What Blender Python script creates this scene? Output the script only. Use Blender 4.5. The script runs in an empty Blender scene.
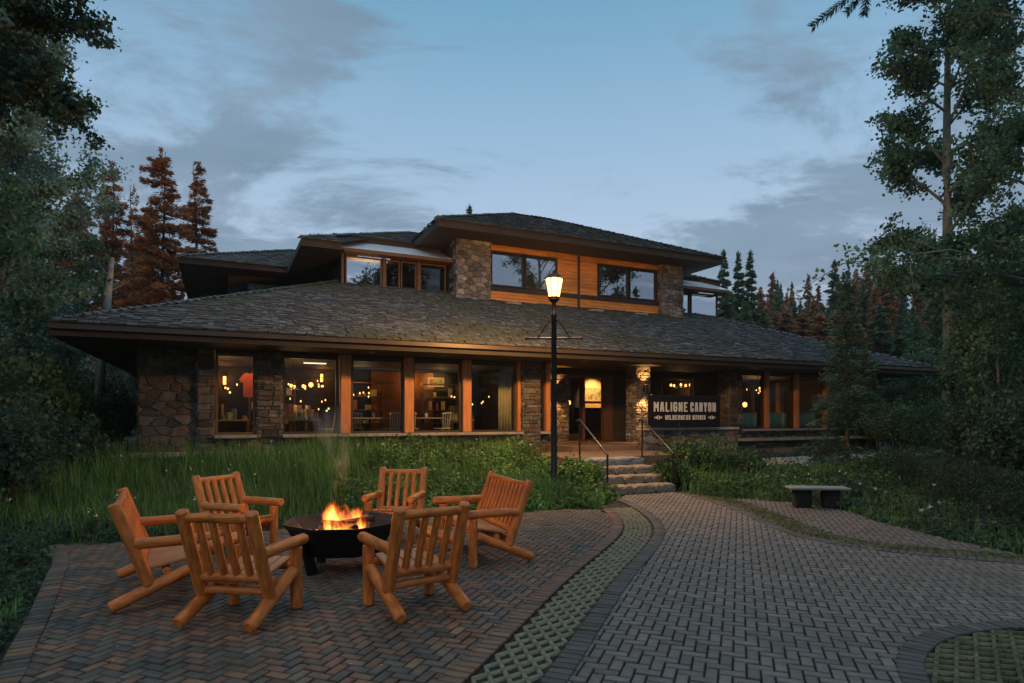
import bpy, math, random
import numpy as np
from mathutils import Vector, Matrix

SC = bpy.context.scene
COL = SC.collection
R = math.radians
rng = np.random.default_rng(7)
random.seed(7)

# ------------------------------------------------------------------ camera
cam_d = bpy.data.cameras.new("camera")
cam_d.sensor_width = 36.0
cam_d.lens = 625.0 / 1024.0 * 36.0
cam_d.shift_y = 74.5 / 1024.0
cam_d.clip_start = 0.05
cam_d.clip_end = 2000
cam = bpy.data.objects.new("camera", cam_d)
COL.objects.link(cam)
cam.location = (0, 0, 1.6)
cam.rotation_euler = (R(90), 0, 0)
SC.camera = cam

# ------------------------------------------------------------------ world / sun / exposure
SKY_GRAD = [(0.0, (.52, .43, .47)), (.13, (.46, .455, .55)), (.25, (.33, .42, .55)),
            (.40, (.225, .355, .495)), (.56, (.12, .265, .395)), (1.0, (.095, .24, .37))]
SUN_DIR_AZ, SUN_EL = R(205), R(62)
world = bpy.data.worlds.new("World")
SC.world = world
world.use_nodes = True
wn, wl = world.node_tree.nodes, world.node_tree.links
wn.clear()


def wnode(t, **kw):
    n = wn.new(t)
    for k, v in kw.items():
        setattr(n, k, v)
    return n


def wmath(op, a, b=None, clamp=False):
    n = wnode('ShaderNodeMath', operation=op, use_clamp=clamp)
    for i, v in enumerate((a, b)):
        if v is None:
            continue
        if isinstance(v, (int, float)):
            n.inputs[i].default_value = v
        else:
            wl.new(v, n.inputs[i])
    return n.outputs[0]


tc = wnode('ShaderNodeTexCoord')
sep = wnode('ShaderNodeSeparateXYZ')
wl.new(tc.outputs['Generated'], sep.inputs[0])
zc = wmath('MAXIMUM', sep.outputs[2], 0.0)
ramp = wnode('ShaderNodeValToRGB')
wl.new(zc, ramp.inputs[0])
els = ramp.color_ramp.elements
while len(els) < len(SKY_GRAD):
    els.new(0.5)
for e, (p, c) in zip(els, SKY_GRAD):
    e.position = p
    e.color = (*c, 1)
den = wmath('ADD', zc, 0.16)
px = wmath('DIVIDE', sep.outputs[0], den)
py = wmath('DIVIDE', sep.outputs[1], den)
comb = wnode('ShaderNodeCombineXYZ')
wl.new(px, comb.inputs[0])
wl.new(py, comb.inputs[1])
mp = wnode('ShaderNodeMapping')
mp.inputs['Location'].default_value = (7.3, 4.2, 0)
mp.inputs['Rotation'].default_value = (0, 0, R(-24))
mp.inputs['Scale'].default_value = (0.75, 1.1, 1)
wl.new(comb.outputs[0], mp.inputs[0])
nz = wnode('ShaderNodeTexNoise')
nz.inputs['Scale'].default_value = 2.3
nz.inputs['Detail'].default_value = 9
nz.inputs['Roughness'].default_value = .66
nz.inputs['Distortion'].default_value = .35
wl.new(mp.outputs[0], nz.inputs[0])
# clouds sit left and right of a clear gap in front, and all over the rest of the sky
ax = wmath('ABSOLUTE', wmath('SUBTRACT', wmath('DIVIDE', sep.outputs[0], wmath('ADD', wmath('ABSOLUTE', sep.outputs[1]), .05)), .08))
mask = wnode('ShaderNodeMapRange')
mask.interpolation_type = 'SMOOTHSTEP'
wl.new(ax, mask.inputs[0])
mask.inputs[1].default_value = .05
mask.inputs[2].default_value = .42
mask.inputs[3].default_value = -.12
mask.inputs[4].default_value = .07
low = wnode('ShaderNodeMapRange')
wl.new(zc, low.inputs[0])
low.inputs[1].default_value = .15
low.inputs[2].default_value = .62
low.inputs[3].default_value = .05
low.inputs[4].default_value = -.14
cv = wmath('ADD', wmath('ADD', nz.outputs[0], mask.outputs[0]), low.outputs[0])
cr = wnode('ShaderNodeMapRange')
cr.interpolation_type = 'SMOOTHSTEP'
wl.new(cv, cr.inputs[0])
cr.inputs[1].default_value = .40
cr.inputs[2].default_value = .57
cr.inputs[3].default_value = 0
cr.inputs[4].default_value = .88
nz2 = wnode('ShaderNodeTexNoise')
nz2.inputs['Scale'].default_value = 3.0
nz2.inputs['Detail'].default_value = 6
wl.new(mp.outputs[0], nz2.inputs[0])
cc = wnode('ShaderNodeMix', data_type='RGBA')
wl.new(nz2.outputs[0], cc.inputs[0])
cc.inputs[6].default_value = (.088, .140, .200, 1)
cc.inputs[7].default_value = (.21, .285, .375, 1)
mixc = wnode('ShaderNodeMix', data_type='RGBA')
wl.new(cr.outputs[0], mixc.inputs[0])
wl.new(ramp.outputs[0], mixc.inputs[6])
wl.new(cc.outputs[2], mixc.inputs[7])
bg2 = wnode('ShaderNodeBackground')
wl.new(mixc.outputs[2], bg2.inputs[0])
bg2.inputs[1].default_value = 1.18
sky = wnode('ShaderNodeTexSky')
sky.sky_type = 'NISHITA'
sky.sun_disc = False
sky.sun_elevation = R(4)
sky.sun_rotation = SUN_DIR_AZ
bg1 = wnode('ShaderNodeBackground')
wl.new(sky.outputs[0], bg1.inputs[0])
bg1.inputs[1].default_value = .06
mxs = wnode('ShaderNodeMixShader')
mxs.inputs[0].default_value = .9
wl.new(bg1.outputs[0], mxs.inputs[1])
wl.new(bg2.outputs[0], mxs.inputs[2])
wout = wnode('ShaderNodeOutputWorld')
wl.new(mxs.outputs[0], wout.inputs[0])

sun_d = bpy.data.lights.new("sun", 'SUN')
sun_d.energy = .5
sun_d.angle = R(60)
sun_d.color = (1, .80, .58)
sun = bpy.data.objects.new("sun", sun_d)
COL.objects.link(sun)
sun.location = (0, 0, 40)
_sd = Vector((math.sin(SUN_DIR_AZ) * math.cos(SUN_EL), math.cos(SUN_DIR_AZ) * math.cos(SUN_EL), math.sin(SUN_EL)))
sun.rotation_euler = _sd.to_track_quat('Z', 'Y').to_euler()

SC.view_settings.view_transform = 'Standard'
SC.view_settings.look = 'None'
SC.view_settings.exposure = 0.40
SC.view_settings.gamma = 1.0
SC.view_settings.use_curve_mapping = False
SC.cycles.max_bounces = 8
SC.cycles.transparent_max_bounces = 16
SC.cycles.caustics_reflective = False
SC.cycles.caustics_refractive = False
SC.cycles.sample_clamp_indirect = 3.0
SC.cycles.use_denoising = True

# ------------------------------------------------------------------ helpers
TH = math.atan2(.4242, .9056)              # the lodge front runs this much away from square-on
CT, ST = math.cos(TH), math.sin(TH)


def W(a, b, z=0.0):
    """lodge coordinates (along front, into depth, height) to world"""
    return Vector((a * CT - b * ST, a * ST + b * CT, z))


def to_ab(x, y):
    return x * CT + y * ST, -x * ST + y * CT


def G(px_, py_, z=0.0):
    """ground point seen in that direction from eye height"""
    Y = (1.6 - z) * 625.0 / (py_ - 416.0)
    return ((px_ - 512.0) / 625.0 * Y, Y)


def tag(o, label=None, cat=None, group=None, kind=None):
    if label:
        o['label'] = label
    if cat:
        o['category'] = cat
    if group:
        o['group'] = group
    if kind:
        o['kind'] = kind
    return o


def empty(name, loc=(0, 0, 0), rz=0.0, label=None, cat=None, group=None):
    o = bpy.data.objects.new(name, None)
    o.empty_display_size = .2
    COL.objects.link(o)
    o.location = loc
    o.rotation_euler = (0, 0, rz)
    return tag(o, label, cat, group)


def copy_tree(o, parent=None):
    c = o.copy()
    COL.objects.link(c)
    c.parent = parent
    for ch in list(o.children):
        copy_tree(ch, c)
    return c


class MB:
    """collects faces, becomes ONE mesh object"""

    def __init__(self):
        self.v, self.f, self.c = [], [], []

    def add(self, verts, faces, col=None):
        n = len(self.v)
        self.v.extend(tuple(p) for p in verts)
        for f in faces:
            self.f.append(tuple(i + n for i in f))
            self.c.append(col)

    def box(self, c, s, rot=None, col=None):
        x, y, z = s[0] / 2, s[1] / 2, s[2] / 2
        p = [Vector((sx * x, sy * y, sz * z)) for sx in (-1, 1) for sy in (-1, 1) for sz in (-1, 1)]
        if rot is not None:
            p = [rot @ q for q in p]
        cv_ = Vector(c)
        self.add([q + cv_ for q in p], [(0, 1, 3, 2), (4, 6, 7, 5), (0, 4, 5, 1), (2, 3, 7, 6), (0, 2, 6, 4), (1, 5, 7, 3)], col)

    def bb(self, x0, x1, y0, y1, z0, z1, col=None):
        self.box(((x0 + x1) / 2, (y0 + y1) / 2, (z0 + z1) / 2), (x1 - x0, y1 - y0, z1 - z0), None, col)

    def rbox(self, c, s, r=.01, rot=None, col=None):
        """box with chamfered edges"""
        x, y, z = s[0] / 2, s[1] / 2, s[2] / 2
        vs, idx = [], {}
        for sx in (-1, 1):
            for sy in (-1, 1):
                for sz in (-1, 1):
                    for ax_ in range(3):
                        q = [sx * (x - r), sy * (y - r), sz * (z - r)]
                        q[ax_] = (sx * x, sy * y, sz * z)[ax_]
                        idx[(sx, sy, sz, ax_)] = len(vs)
                        vs.append(Vector(q))
        fs = []
        quad = [(-1, -1), (1, -1), (1, 1), (-1, 1)]
        for ax_ in range(3):
            o1, o2 = [k for k in range(3) if k != ax_]
            for s_ in (-1, 1):
                f = []
                for q1, q2 in quad:
                    k = [0, 0, 0]
                    k[ax_], k[o1], k[o2] = s_, q1, q2
                    f.append(idx[(*k, ax_)])
                fs.append(f)
            for q1, q2 in quad:
                k0, k1 = [0, 0, 0], [0, 0, 0]
                k0[ax_], k1[ax_] = -1, 1
                for k in (k0, k1):
                    k[o1], k[o2] = q1, q2
                fs.append([idx[(*k0, o1)], idx[(*k1, o1)], idx[(*k1, o2)], idx[(*k0, o2)]])
        for sx in (-1, 1):
            for sy in (-1, 1):
                for sz in (-1, 1):
                    fs.append([idx[(sx, sy, sz, k)] for k in range(3)])
        if rot is not None:
            vs = [rot @ q for q in vs]
        cv_ = Vector(c)
        self.add([q + cv_ for q in vs], fs, col)

    def tube(self, p0, p1, r0, r1=None, n=10, caps=True, cham=0.0, wob=0.0, segs=1, col=None):
        p0, p1 = Vector(p0), Vector(p1)
        r1 = r0 if r1 is None else r1
        d = p1 - p0
        L = d.length
        q = d.to_track_quat('Z', 'Y').to_matrix()
        st = []
        if cham > 0:
            st.append((0.0, -cham))
        for i in range(segs + 1):
            t = i / segs
            if cham > 0:
                t = (cham + t * (L - 2 * cham)) / L
            st.append((t, 0))
        if cham > 0:
            st.append((1.0, -cham))
        vs = []
        ph = random.random() * 6.28
        for t, dr in st:
            r = r0 + (r1 - r0) * t + dr
            ox = wob * math.sin(ph + 5 * t) * .6
            oy = wob * math.cos(ph * 2 + 4 * t) * .6
            for k in range(n):
                an = 2 * math.pi * k / n
                rr = r * (1 + (wob / max(r0, .001)) * .5 * math.sin(3 * an + ph + 3 * t))
                vs.append(p0 + q @ Vector((math.cos(an) * rr + ox, math.sin(an) * rr + oy, t * L)))
        m = len(st)
        fs = [(i * n + k, i * n + (k + 1) % n, (i + 1) * n + (k + 1) % n, (i + 1) * n + k) for i in range(m - 1) for k in range(n)]
        if caps:
            fs.append(tuple(range(n - 1, -1, -1)))
            fs.append(tuple((m - 1) * n + k for k in range(n)))
        self.add(vs, fs, col)

    def path(self, pts, rad, n=8, col=None):
        pts = [Vector(p) for p in pts]
        rad = rad if hasattr(rad, '__len__') else [rad] * len(pts)
        vs = []
        for i, p in enumerate(pts):
            d = (pts[min(i + 1, len(pts) - 1)] - pts[max(i - 1, 0)])
            q = d.to_track_quat('Z', 'Y').to_matrix()
            for k in range(n):
                an = 2 * math.pi * k / n
                vs.append(p + q @ Vector((math.cos(an) * rad[i], math.sin(an) * rad[i], 0)))
        m = len(pts)
        fs = [(i * n + k, i * n + (k + 1) % n, (i + 1) * n + (k + 1) % n, (i + 1) * n + k) for i in range(m - 1) for k in range(n)]
        fs.append(tuple(range(n - 1, -1, -1)))
        fs.append(tuple((m - 1) * n + k for k in range(n)))
        self.add(vs, fs, col)

    def lathe(self, prof, c=(0, 0, 0), n=20, ph=0.0, col=None):
        vs = []
        for r, z in prof:
            for k in range(n):
                an = ph + 2 * math.pi * k / n
                vs.append((c[0] + r * math.cos(an), c[1] + r * math.sin(an), c[2] + z))
        m = len(prof)
        fs = [(i * n + k, i * n + (k + 1) % n, (i + 1) * n + (k + 1) % n, (i + 1) * n + k) for i in range(m - 1) for k in range(n)]
        fs.append(tuple(range(n - 1, -1, -1)))
        fs.append(tuple((m - 1) * n + k for k in range(n)))
        self.add(vs, fs, col)

    def poly(self, pts, col=None):
        self.add(pts, [tuple(range(len(pts)))], col)

    def build(self, name, mat, parent=None, smooth=False):
        me = bpy.data.meshes.new(name)
        me.from_pydata([tuple(p) for p in self.v], [], self.f)
        me.materials.append(mat)
        if any(c is not None for c in self.c):
            at = me.attributes.new('Col', 'FLOAT_COLOR', 'FACE')
            arr = np.ones((len(self.f), 4), np.float32)
            for i, c in enumerate(self.c):
                if c is not None:
                    arr[i, :3] = c
            at.data.foreach_set('color', arr.ravel())
        if smooth:
            me.shade_smooth()
            try:
                me.set_sharp_from_angle(angle=R(40))
            except Exception:
                pass
        me.update()
        o = bpy.data.objects.new(name, me)
        COL.objects.link(o)
        o.parent = parent
        return o


def np_mesh(name, V, F, mat, parent=None, cols=None, smooth=False):
    """V (N,3), F (M,4) numpy -> one mesh object; cols (M,3) optional"""
    me = bpy.data.meshes.new(name)
    V = np.asarray(V, np.float32)
    F = np.asarray(F, np.int32)
    k = F.shape[1]
    me.vertices.add(len(V))
    me.vertices.foreach_set('co', V.ravel())
    me.loops.add(F.size)
    me.loops.foreach_set('vertex_index', F.ravel())
    me.polygons.add(len(F))
    me.polygons.foreach_set('loop_start', np.arange(0, F.size, k, dtype=np.int32))
    me.polygons.foreach_set('loop_total', np.full(len(F), k, np.int32))
    if smooth:
        me.polygons.foreach_set('use_smooth', np.ones(len(F), bool))
    me.materials.append(mat)
    if cols is not None:
        at = me.attributes.new('Col', 'FLOAT_COLOR', 'FACE')
        arr = np.ones((len(F), 4), np.float32)
        arr[:, :3] = cols
        at.data.foreach_set('color', arr.ravel())
    me.update(calc_edges=True)
    me.validate()
    o = bpy.data.objects.new(name, me)
    COL.objects.link(o)
    o.parent = parent
    return o


# ------------------------------------------------------------------ materials
def pmat(name, base, rough=.6, var=.25, scale=6.0, bump=.0, bscale=40.0, attr=False, metal=0.0, stretch=(1, 1, 1),
         second=None, sfac=.5, sscale=1.5, spec=.5, coat=0.0, trans=0.0, gen=False):
    m = bpy.data.materials.new(name)
    m.use_nodes = True
    nt = m.node_tree
    n, l = nt.nodes, nt.links
    b = n['Principled BSDF']
    b.inputs['Roughness'].default_value = rough
    b.inputs['Metallic'].default_value = metal
    b.inputs['Specular IOR Level'].default_value = spec
    if coat:
        b.inputs['Coat Weight'].default_value = coat
        b.inputs['Coat Roughness'].default_value = .25
    t = n.new('ShaderNodeTexCoord')
    mp_ = n.new('ShaderNodeMapping')
    mp_.inputs['Scale'].default_value = stretch
    l.new(t.outputs['Generated' if gen else 'Object'], mp_.inputs[0])
    no = n.new('ShaderNodeTexNoise')
    no.inputs['Scale'].default_value = scale
    no.inputs['Detail'].default_value = 5
    l.new(mp_.outputs[0], no.inputs[0])
    mr = n.new('ShaderNodeMapRange')
    mr.inputs[1].default_value = .3
    mr.inputs[2].default_value = .7
    mr.inputs[3].default_value = 1 - var
    mr.inputs[4].default_value = 1 + var
    l.new(no.outputs[0], mr.inputs[0])
    sc_ = n.new('ShaderNodeVectorMath')
    sc_.operation = 'SCALE'
    l.new(mr.outputs[0], sc_.inputs['Scale'])
    col_out = None
    if attr:
        a = n.new('ShaderNodeAttribute')
        a.attribute_name = 'Col'
        mu = n.new('ShaderNodeVectorMath')
        mu.operation = 'MULTIPLY'
        mu.inputs[1].default_value = base
        l.new(a.outputs['Color'], mu.inputs[0])
        col_out = mu.outputs[0]
    if second is not None:
        n2 = n.new('ShaderNodeTexNoise')
        n2.inputs['Scale'].default_value = sscale
        n2.inputs['Detail'].default_value = 6
        n2.inputs['Roughness'].default_value = .6
        l.new(t.outputs['Object'], n2.inputs[0])
        m2 = n.new('ShaderNodeMapRange')
        m2.inputs[1].default_value = .62 - .25 * sfac
        m2.inputs[2].default_value = .80 - .25 * sfac
        l.new(n2.outputs[0], m2.inputs[0])
        mx = n.new('ShaderNodeMix')
        mx.data_type = 'RGBA'
        l.new(m2.outputs[0], mx.inputs[0])
        if col_out is not None:
            l.new(col_out, mx.inputs[6])
        else:
            mx.inputs[6].default_value = (*base, 1)
        mx.inputs[7].default_value = (*second, 1)
        col_out = mx.outputs[2]
    if col_out is not None:
        l.new(col_out, sc_.inputs[0])
    else:
        sc_.inputs[0].default_value = base
    l.new(sc_.outputs[0], b.inputs['Base Color'])
    if bump:
        nb = n.new('ShaderNodeTexNoise')
        nb.inputs['Scale'].default_value = bscale
        nb.inputs['Detail'].default_value = 4
        l.new(mp_.outputs[0], nb.inputs[0])
        bm = n.new('ShaderNodeBump')
        bm.inputs['Strength'].default_value = bump
        bm.inputs['Distance'].default_value = .02
        l.new(nb.outputs[0], bm.inputs['Height'])
        l.new(bm.outputs[0], b.inputs['Normal'])
    if trans:
        tr = n.new('ShaderNodeBsdfTranslucent')
        l.new(sc_.outputs[0], tr.inputs[0])
        ms = n.new('ShaderNodeMixShader')
        ms.inputs[0].default_value = trans
        l.new(b.outputs[0], ms.inputs[1])
        l.new(tr.outputs[0], ms.inputs[2])
        l.new(ms.outputs[0], n['Material Output'].inputs[0])
    return m


def emat(name, color, strength):
    m = bpy.data.materials.new(name)
    m.use_nodes = True
    b = m.node_tree.nodes['Principled BSDF']
    b.inputs['Base Color'].default_value = (*[min(1, c) for c in color], 1)
    b.inputs['Emission Color'].default_value = (*color, 1)
    b.inputs['Emission Strength'].default_value = strength
    return m


def glassmat(name, refl, tint=(1, 1, 1), rise=.5):
    """window glass: lets light straight through, mirrors a share that grows at grazing angles"""
    m = bpy.data.materials.new(name)
    m.use_nodes = True
    nt = m.node_tree
    n, l = nt.nodes, nt.links
    n.remove(n['Principled BSDF'])
    tr = n.new('ShaderNodeBsdfTransparent')
    tr.inputs[0].default_value = (*tint, 1)
    gl = n.new('ShaderNodeBsdfGlossy')
    gl.inputs['Roughness'].default_value = .015
    gl.inputs['Color'].default_value = (.92, .95, 1, 1)
    fr = n.new('ShaderNodeLayerWeight')
    fr.inputs[0].default_value = .25
    mr = n.new('ShaderNodeMapRange')
    l.new(fr.outputs['Fresnel'], mr.inputs[0])
    mr.inputs[1].default_value = 0
    mr.inputs[2].default_value = 1
    mr.inputs[3].default_value = refl
    mr.inputs[4].default_value = min(1, refl + rise)
    t = n.new('ShaderNodeTexCoord')
    no = n.new('ShaderNodeTexNoise')
    no.inputs['Scale'].default_value = .9
    l.new(t.outputs['Object'], no.inputs[0])
    bm = n.new('ShaderNodeBump')
    bm.inputs['Strength'].default_value = .02
    l.new(no.outputs[0], bm.inputs['Height'])
    l.new(bm.outputs[0], gl.inputs['Normal'])
    ms = n.new('ShaderNodeMixShader')
    l.new(mr.outputs[0], ms.inputs[0])
    l.new(tr.outputs[0], ms.inputs[1])
    l.new(gl.outputs[0], ms.inputs[2])
    l.new(ms.outputs[0], n['Material Output'].inputs[0])
    return m


M = {}
M['soil'] = pmat('forest_floor', (.035, .045, .022), .95, .4, 2.0, .5, 12, second=(.05, .075, .025), sfac=.6, sscale=.8)
M['joint'] = pmat('joint_sand', (.022, .022, .018), .95, .3, 5, .3, 60, second=(.025, .04, .014), sfac=.5, sscale=1.2)
M['brick_red'] = pmat('red_paver', (1, 1, 1), .62, .16, 14, .35, 90, attr=True, second=(.05, .055, .035), sfac=.25, sscale=.9, spec=.4)
M['brick_grey'] = pmat('grey_paver', (1, 1, 1), .62, .14, 14, .35, 90, attr=True, second=(.10, .10, .08), sfac=.2, sscale=.7, spec=.4)
M['turfstone'] = pmat('turf_stone', (.225, .205, .14), .8, .25, 10, .5, 70, second=(.14, .14, .06), sfac=.3, sscale=2.5)
M['turfstone_mossy'] = pmat('mossy_turf_stone', (.125, .125, .07), .85, .3, 8, .5, 60, second=(.05, .07, .022), sfac=.6, sscale=3)
M['shake'] = pmat('cedar_shake', (1, 1, 1), .58, .3, 5, .5, 30, attr=True, second=(.045, .052, .020), sfac=.46, sscale=.42, stretch=(4, 1, 1), spec=.45)
M['roof_base'] = pmat('roof_felt', (.03, .03, .03), .9)
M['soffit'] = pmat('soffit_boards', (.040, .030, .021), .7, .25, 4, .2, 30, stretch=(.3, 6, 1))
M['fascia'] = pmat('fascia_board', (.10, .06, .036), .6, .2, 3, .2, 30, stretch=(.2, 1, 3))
M['gutter'] = pmat('gutter_metal', (.075, .055, .04), .42, .15, 2, metal=.3)
M['stone'] = pmat('field_stone', (1, 1, 1), .85, .35, 9, .8, 28, attr=True)
M['mortar'] = pmat('mortar', (.17, .155, .13), .95, .25, 6, .4, 50)
M['ledge'] = pmat('ledge_stone', (.34, .31, .26), .85, .25, 4, .4, 40)
M['post'] = pmat('stained_post', (.58, .23, .08), .5, .25, 3, .25, 25, stretch=(6, 6, .6))
M['siding'] = pmat('cedar_siding', (.86, .35, .075), .55, .28, 3, .3, 25, stretch=(.5, 1, 8), attr=True)
M['frame'] = pmat('dark_frame', (.045, .032, .024), .5, .2, 5)
M['frame_wood'] = pmat('brown_frame', (.16, .075, .035), .5, .25, 5)
M['trim'] = pmat('black_trim', (.02, .02, .02), .5, .2, 5)
M['glass_low'] = glassmat('shop_glass', .010, (.84, .93, .90), .22)
M['glass_up'] = glassmat('upper_glass', .50, (.55, .6, .6))
M['glass_bright'] = glassmat('sky_mirror_glass', .72, (.5, .55, .55))  # mirror share raised to stand in for sky seen through these panes
M['glass_dim'] = glassmat('dim_glass', .06, (.6, .65, .65))
M['skylight'] = pmat('skylight_glass', (.74, .78, .82), .22, .06, 1, spec=.8)
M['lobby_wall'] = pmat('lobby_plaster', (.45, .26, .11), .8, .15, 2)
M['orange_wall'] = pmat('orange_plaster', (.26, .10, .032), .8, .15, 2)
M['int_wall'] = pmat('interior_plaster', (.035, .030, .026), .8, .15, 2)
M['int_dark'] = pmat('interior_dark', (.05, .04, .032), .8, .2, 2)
M['int_floor'] = pmat('interior_floor', (.10, .055, .03), .4, .2, 2)
M['slab'] = pmat('porch_slab', (.17, .105, .06), .7, .2, 3, .3, 40)
M['step'] = pmat('rough_step_stone', (.20, .165, .12), .9, .3, 7, .9, 22)
M['capstone'] = pmat('grey_cap_stone', (.20, .22, .22), .7, .25, 4, .4, 30)
M['iron'] = pmat('black_iron', (.018, .018, .018), .45, .2, 8, metal=.4)
M['rail'] = pmat('painted_rail', (.03, .033, .035), .32, .2, 8, metal=.6)
M['log'] = pmat('varnished_log', (.60, .175, .036), .45, .42, 3.2, .25, 9, gen=True, spec=.35, second=(.47, .11, .02), sfac=.35, sscale=5)
M['log_y'] = pmat('golden_log', (.62, .215, .046), .45, .38, 3.2, .25, 9, gen=True, spec=.35, second=(.52, .15, .024), sfac=.3, sscale=5)
M['slat'] = pmat('seat_slat', (.58, .24, .085), .42, .2, 4, .1, 20)
M['sign'] = pmat('sign_board', (.008, .008, .010), .7, .2, 4, spec=.2)
M['letter'] = pmat('sign_letter', (.62, .60, .54), .6, .08, 20)
M['bark'] = pmat('bark', (.055, .045, .035), .9, .4, 9, .9, 14, stretch=(1, 1, .35))
M['bark_pale'] = pmat('pale_bark', (.20, .20, .165), .85, .35, 5, .5, 14, second=(.04, .035, .03), sfac=.2, sscale=5)
M['snag'] = pmat('bleached_trunk', (.46, .43, .37), .85, .3, 5, .4, 14)
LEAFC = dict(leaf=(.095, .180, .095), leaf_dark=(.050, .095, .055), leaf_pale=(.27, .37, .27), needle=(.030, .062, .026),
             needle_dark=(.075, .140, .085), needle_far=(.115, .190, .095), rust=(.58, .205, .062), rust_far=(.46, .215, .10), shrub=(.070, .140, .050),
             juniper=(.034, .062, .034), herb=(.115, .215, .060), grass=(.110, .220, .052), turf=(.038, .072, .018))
for k_, c_ in LEAFC.items():
    M[k_] = pmat(k_ + '_foliage', c_, .55, .45, 1.3, trans=.42, attr=True, spec=.4)
M['flower'] = pmat('petal', (.62, .62, .55), .7)
M['bench_top'] = pmat('bench_slab', (.20, .21, .22), .7, .15, 4, .3, 40)
M['bench_leg'] = pmat('bench_block', (.012, .012, .010), .95, .3, 6, .6, 20)
M['walk'] = pmat('concrete_walk', (.32, .33, .34), .85, .15, 3, .3, 50)
M['steel'] = pmat('blackened_steel', (.014, .014, .015), .42, .3, 7, .1, 30, metal=.5)
M['char'] = pmat('charred_wood', (.03, .022, .018), .9, .5, 18, .8, 30)
M['white'] = pmat('white_paint', (.62, .60, .55), .6, .08)
M['curtain'] = pmat('linen_curtain', (.42, .33, .19), .8, .15, 5)
M['cafe_curtain'] = pmat('cafe_curtain', (.34, .40, .29), .8, .1, 5)
M['chair_white'] = pmat('pale_chair', (.50, .44, .34), .5, .1)
M['table_top'] = pmat('table_wood', (.36, .24, .14), .45, .2, 4)
M['goods'] = pmat('shelf_goods', (1, 1, 1), .6, .1, 5, attr=True)
M['paint_pic'] = pmat('landscape_print', (.40, .26, .10), .7, .35, 5, second=(.06, .06, .03), sfac=.8, sscale=5)
M['shirt'] = pmat('red_shirt', (.75, .14, .05), .8, .15, 6)
M['bulb_warm'] = emat('warm_bulb', (1, .38, .09), 2.4)
M['bulb_soft'] = emat('soft_bulb', (1, .42, .11), 2.6)
M['shade_glow'] = emat('glowing_shade', (1, .36, .10), 3.0)
M['lantern'] = emat('lantern_glass', (1, .50, .13), 5)
M['tube'] = emat('ceiling_tube', (1, .9, .75), .9)
M['ember'] = emat('ember', (1, .16, .02), 5)
M['ceramic'] = pmat('white_ceramic', (.6, .58, .52), .3, .05)
rustic = [tuple(.52 * q for q in c_) for c_ in [(.20, .175, .145), (.27, .235, .19), (.13, .12, .11), (.30, .20, .14), (.25, .24, .225), (.17, .155, .135), (.33, .295, .25)]]

# ------------------------------------------------------------------ ground
sm = lambda t: t * t * (3 - 2 * t)


def height(x, y):
    x, y = np.asarray(x, float), np.asarray(y, float)
    a, b = x * CT + y * ST, -x * ST + y * CT
    t = sm(np.clip((b - 10.1) / 4.2, 0, 1))
    right = sm(np.clip((a - 9.5) / 4.0, 0, 1))
    h = t * (.60 * (1 - right) + .28 * right)
    lf = sm(np.clip((-x - 5.5) / 5, 0, 1)) * sm(np.clip((y - 2) / 6, 0, 1))
    h = np.maximum(h, lf * .45)
    rt = sm(np.clip((x - 7.5) / 5, 0, 1)) * sm(np.clip((y - 4) / 4, 0, 1))
    h = np.maximum(h, rt * .35)
    far = np.clip((np.hypot(x, y) - 30) / 60, 0, 1)
    return h + far * 1.2 - .035


xs = np.concatenate([[-900, -400, -200, -120], np.arange(-80, -24, 4), np.arange(-24, 30, .4), np.arange(30, 84, 4), [120, 200, 400, 900]])
ys = np.concatenate([[-900, -400, -200, -100], np.arange(-60, -8, 4), np.arange(-8, 30, .4), np.arange(30, 90, 4), [120, 200, 400, 900]])
gx, gy = np.meshgrid(xs, ys)
gz = height(gx, gy)
near_pl = (np.abs(gx) < 24) & (gy < 30)
gz = gz + np.where(near_pl, rng.normal(0, .008, gz.shape), 0)
nx_, ny_ = len(xs), len(ys)
ii = np.arange(nx_ * ny_).reshape(ny_, nx_)
gf = np.stack([ii[:-1, :-1], ii[:-1, 1:], ii[1:, 1:], ii[1:, :-1]], -1).reshape(-1, 4)
tag(np_mesh('ground', np.stack([gx, gy, gz], -1).reshape(-1, 3), gf, M['soil'], smooth=True), kind='structure')


# ------------------------------------------------------------------ paving
def resample(pts, step=.06, it=3):
    p = np.array(pts, float)
    for _ in range(it):
        q = [p[0]]
        for i in range(len(p) - 1):
            q += [.75 * p[i] + .25 * p[i + 1], .25 * p[i] + .75 * p[i + 1]]
        q.append(p[-1])
        p = np.array(q)
    d = np.r_[0, np.cumsum(np.hypot(*np.diff(p, axis=0).T))]
    s = np.arange(0, d[-1], step)
    return np.stack([np.interp(s, d, p[:, 0]), np.interp(s, d, p[:, 1])], -1)


def normals(p):
    t = np.gradient(p, axis=0)
    t /= np.linalg.norm(t, axis=1)[:, None]
    return t, np.stack([t[:, 1], -t[:, 0]], -1)      # right-hand normal


def offset(p, d):
    return p + normals(p)[1] * d


def inside(poly, x, y):
    poly = np.asarray(poly)
    r = np.zeros(np.shape(x), bool)
    j = len(poly) - 1
    for i in range(len(poly)):
        xi, yi = poly[i]
        xj, yj = poly[j]
        if yi != yj:
            c = ((yi > y) != (yj > y)) & (x < (xj - xi) * (y - yi) / (yj - yi) + xi)
            r ^= c
        j = i
    return r


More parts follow.
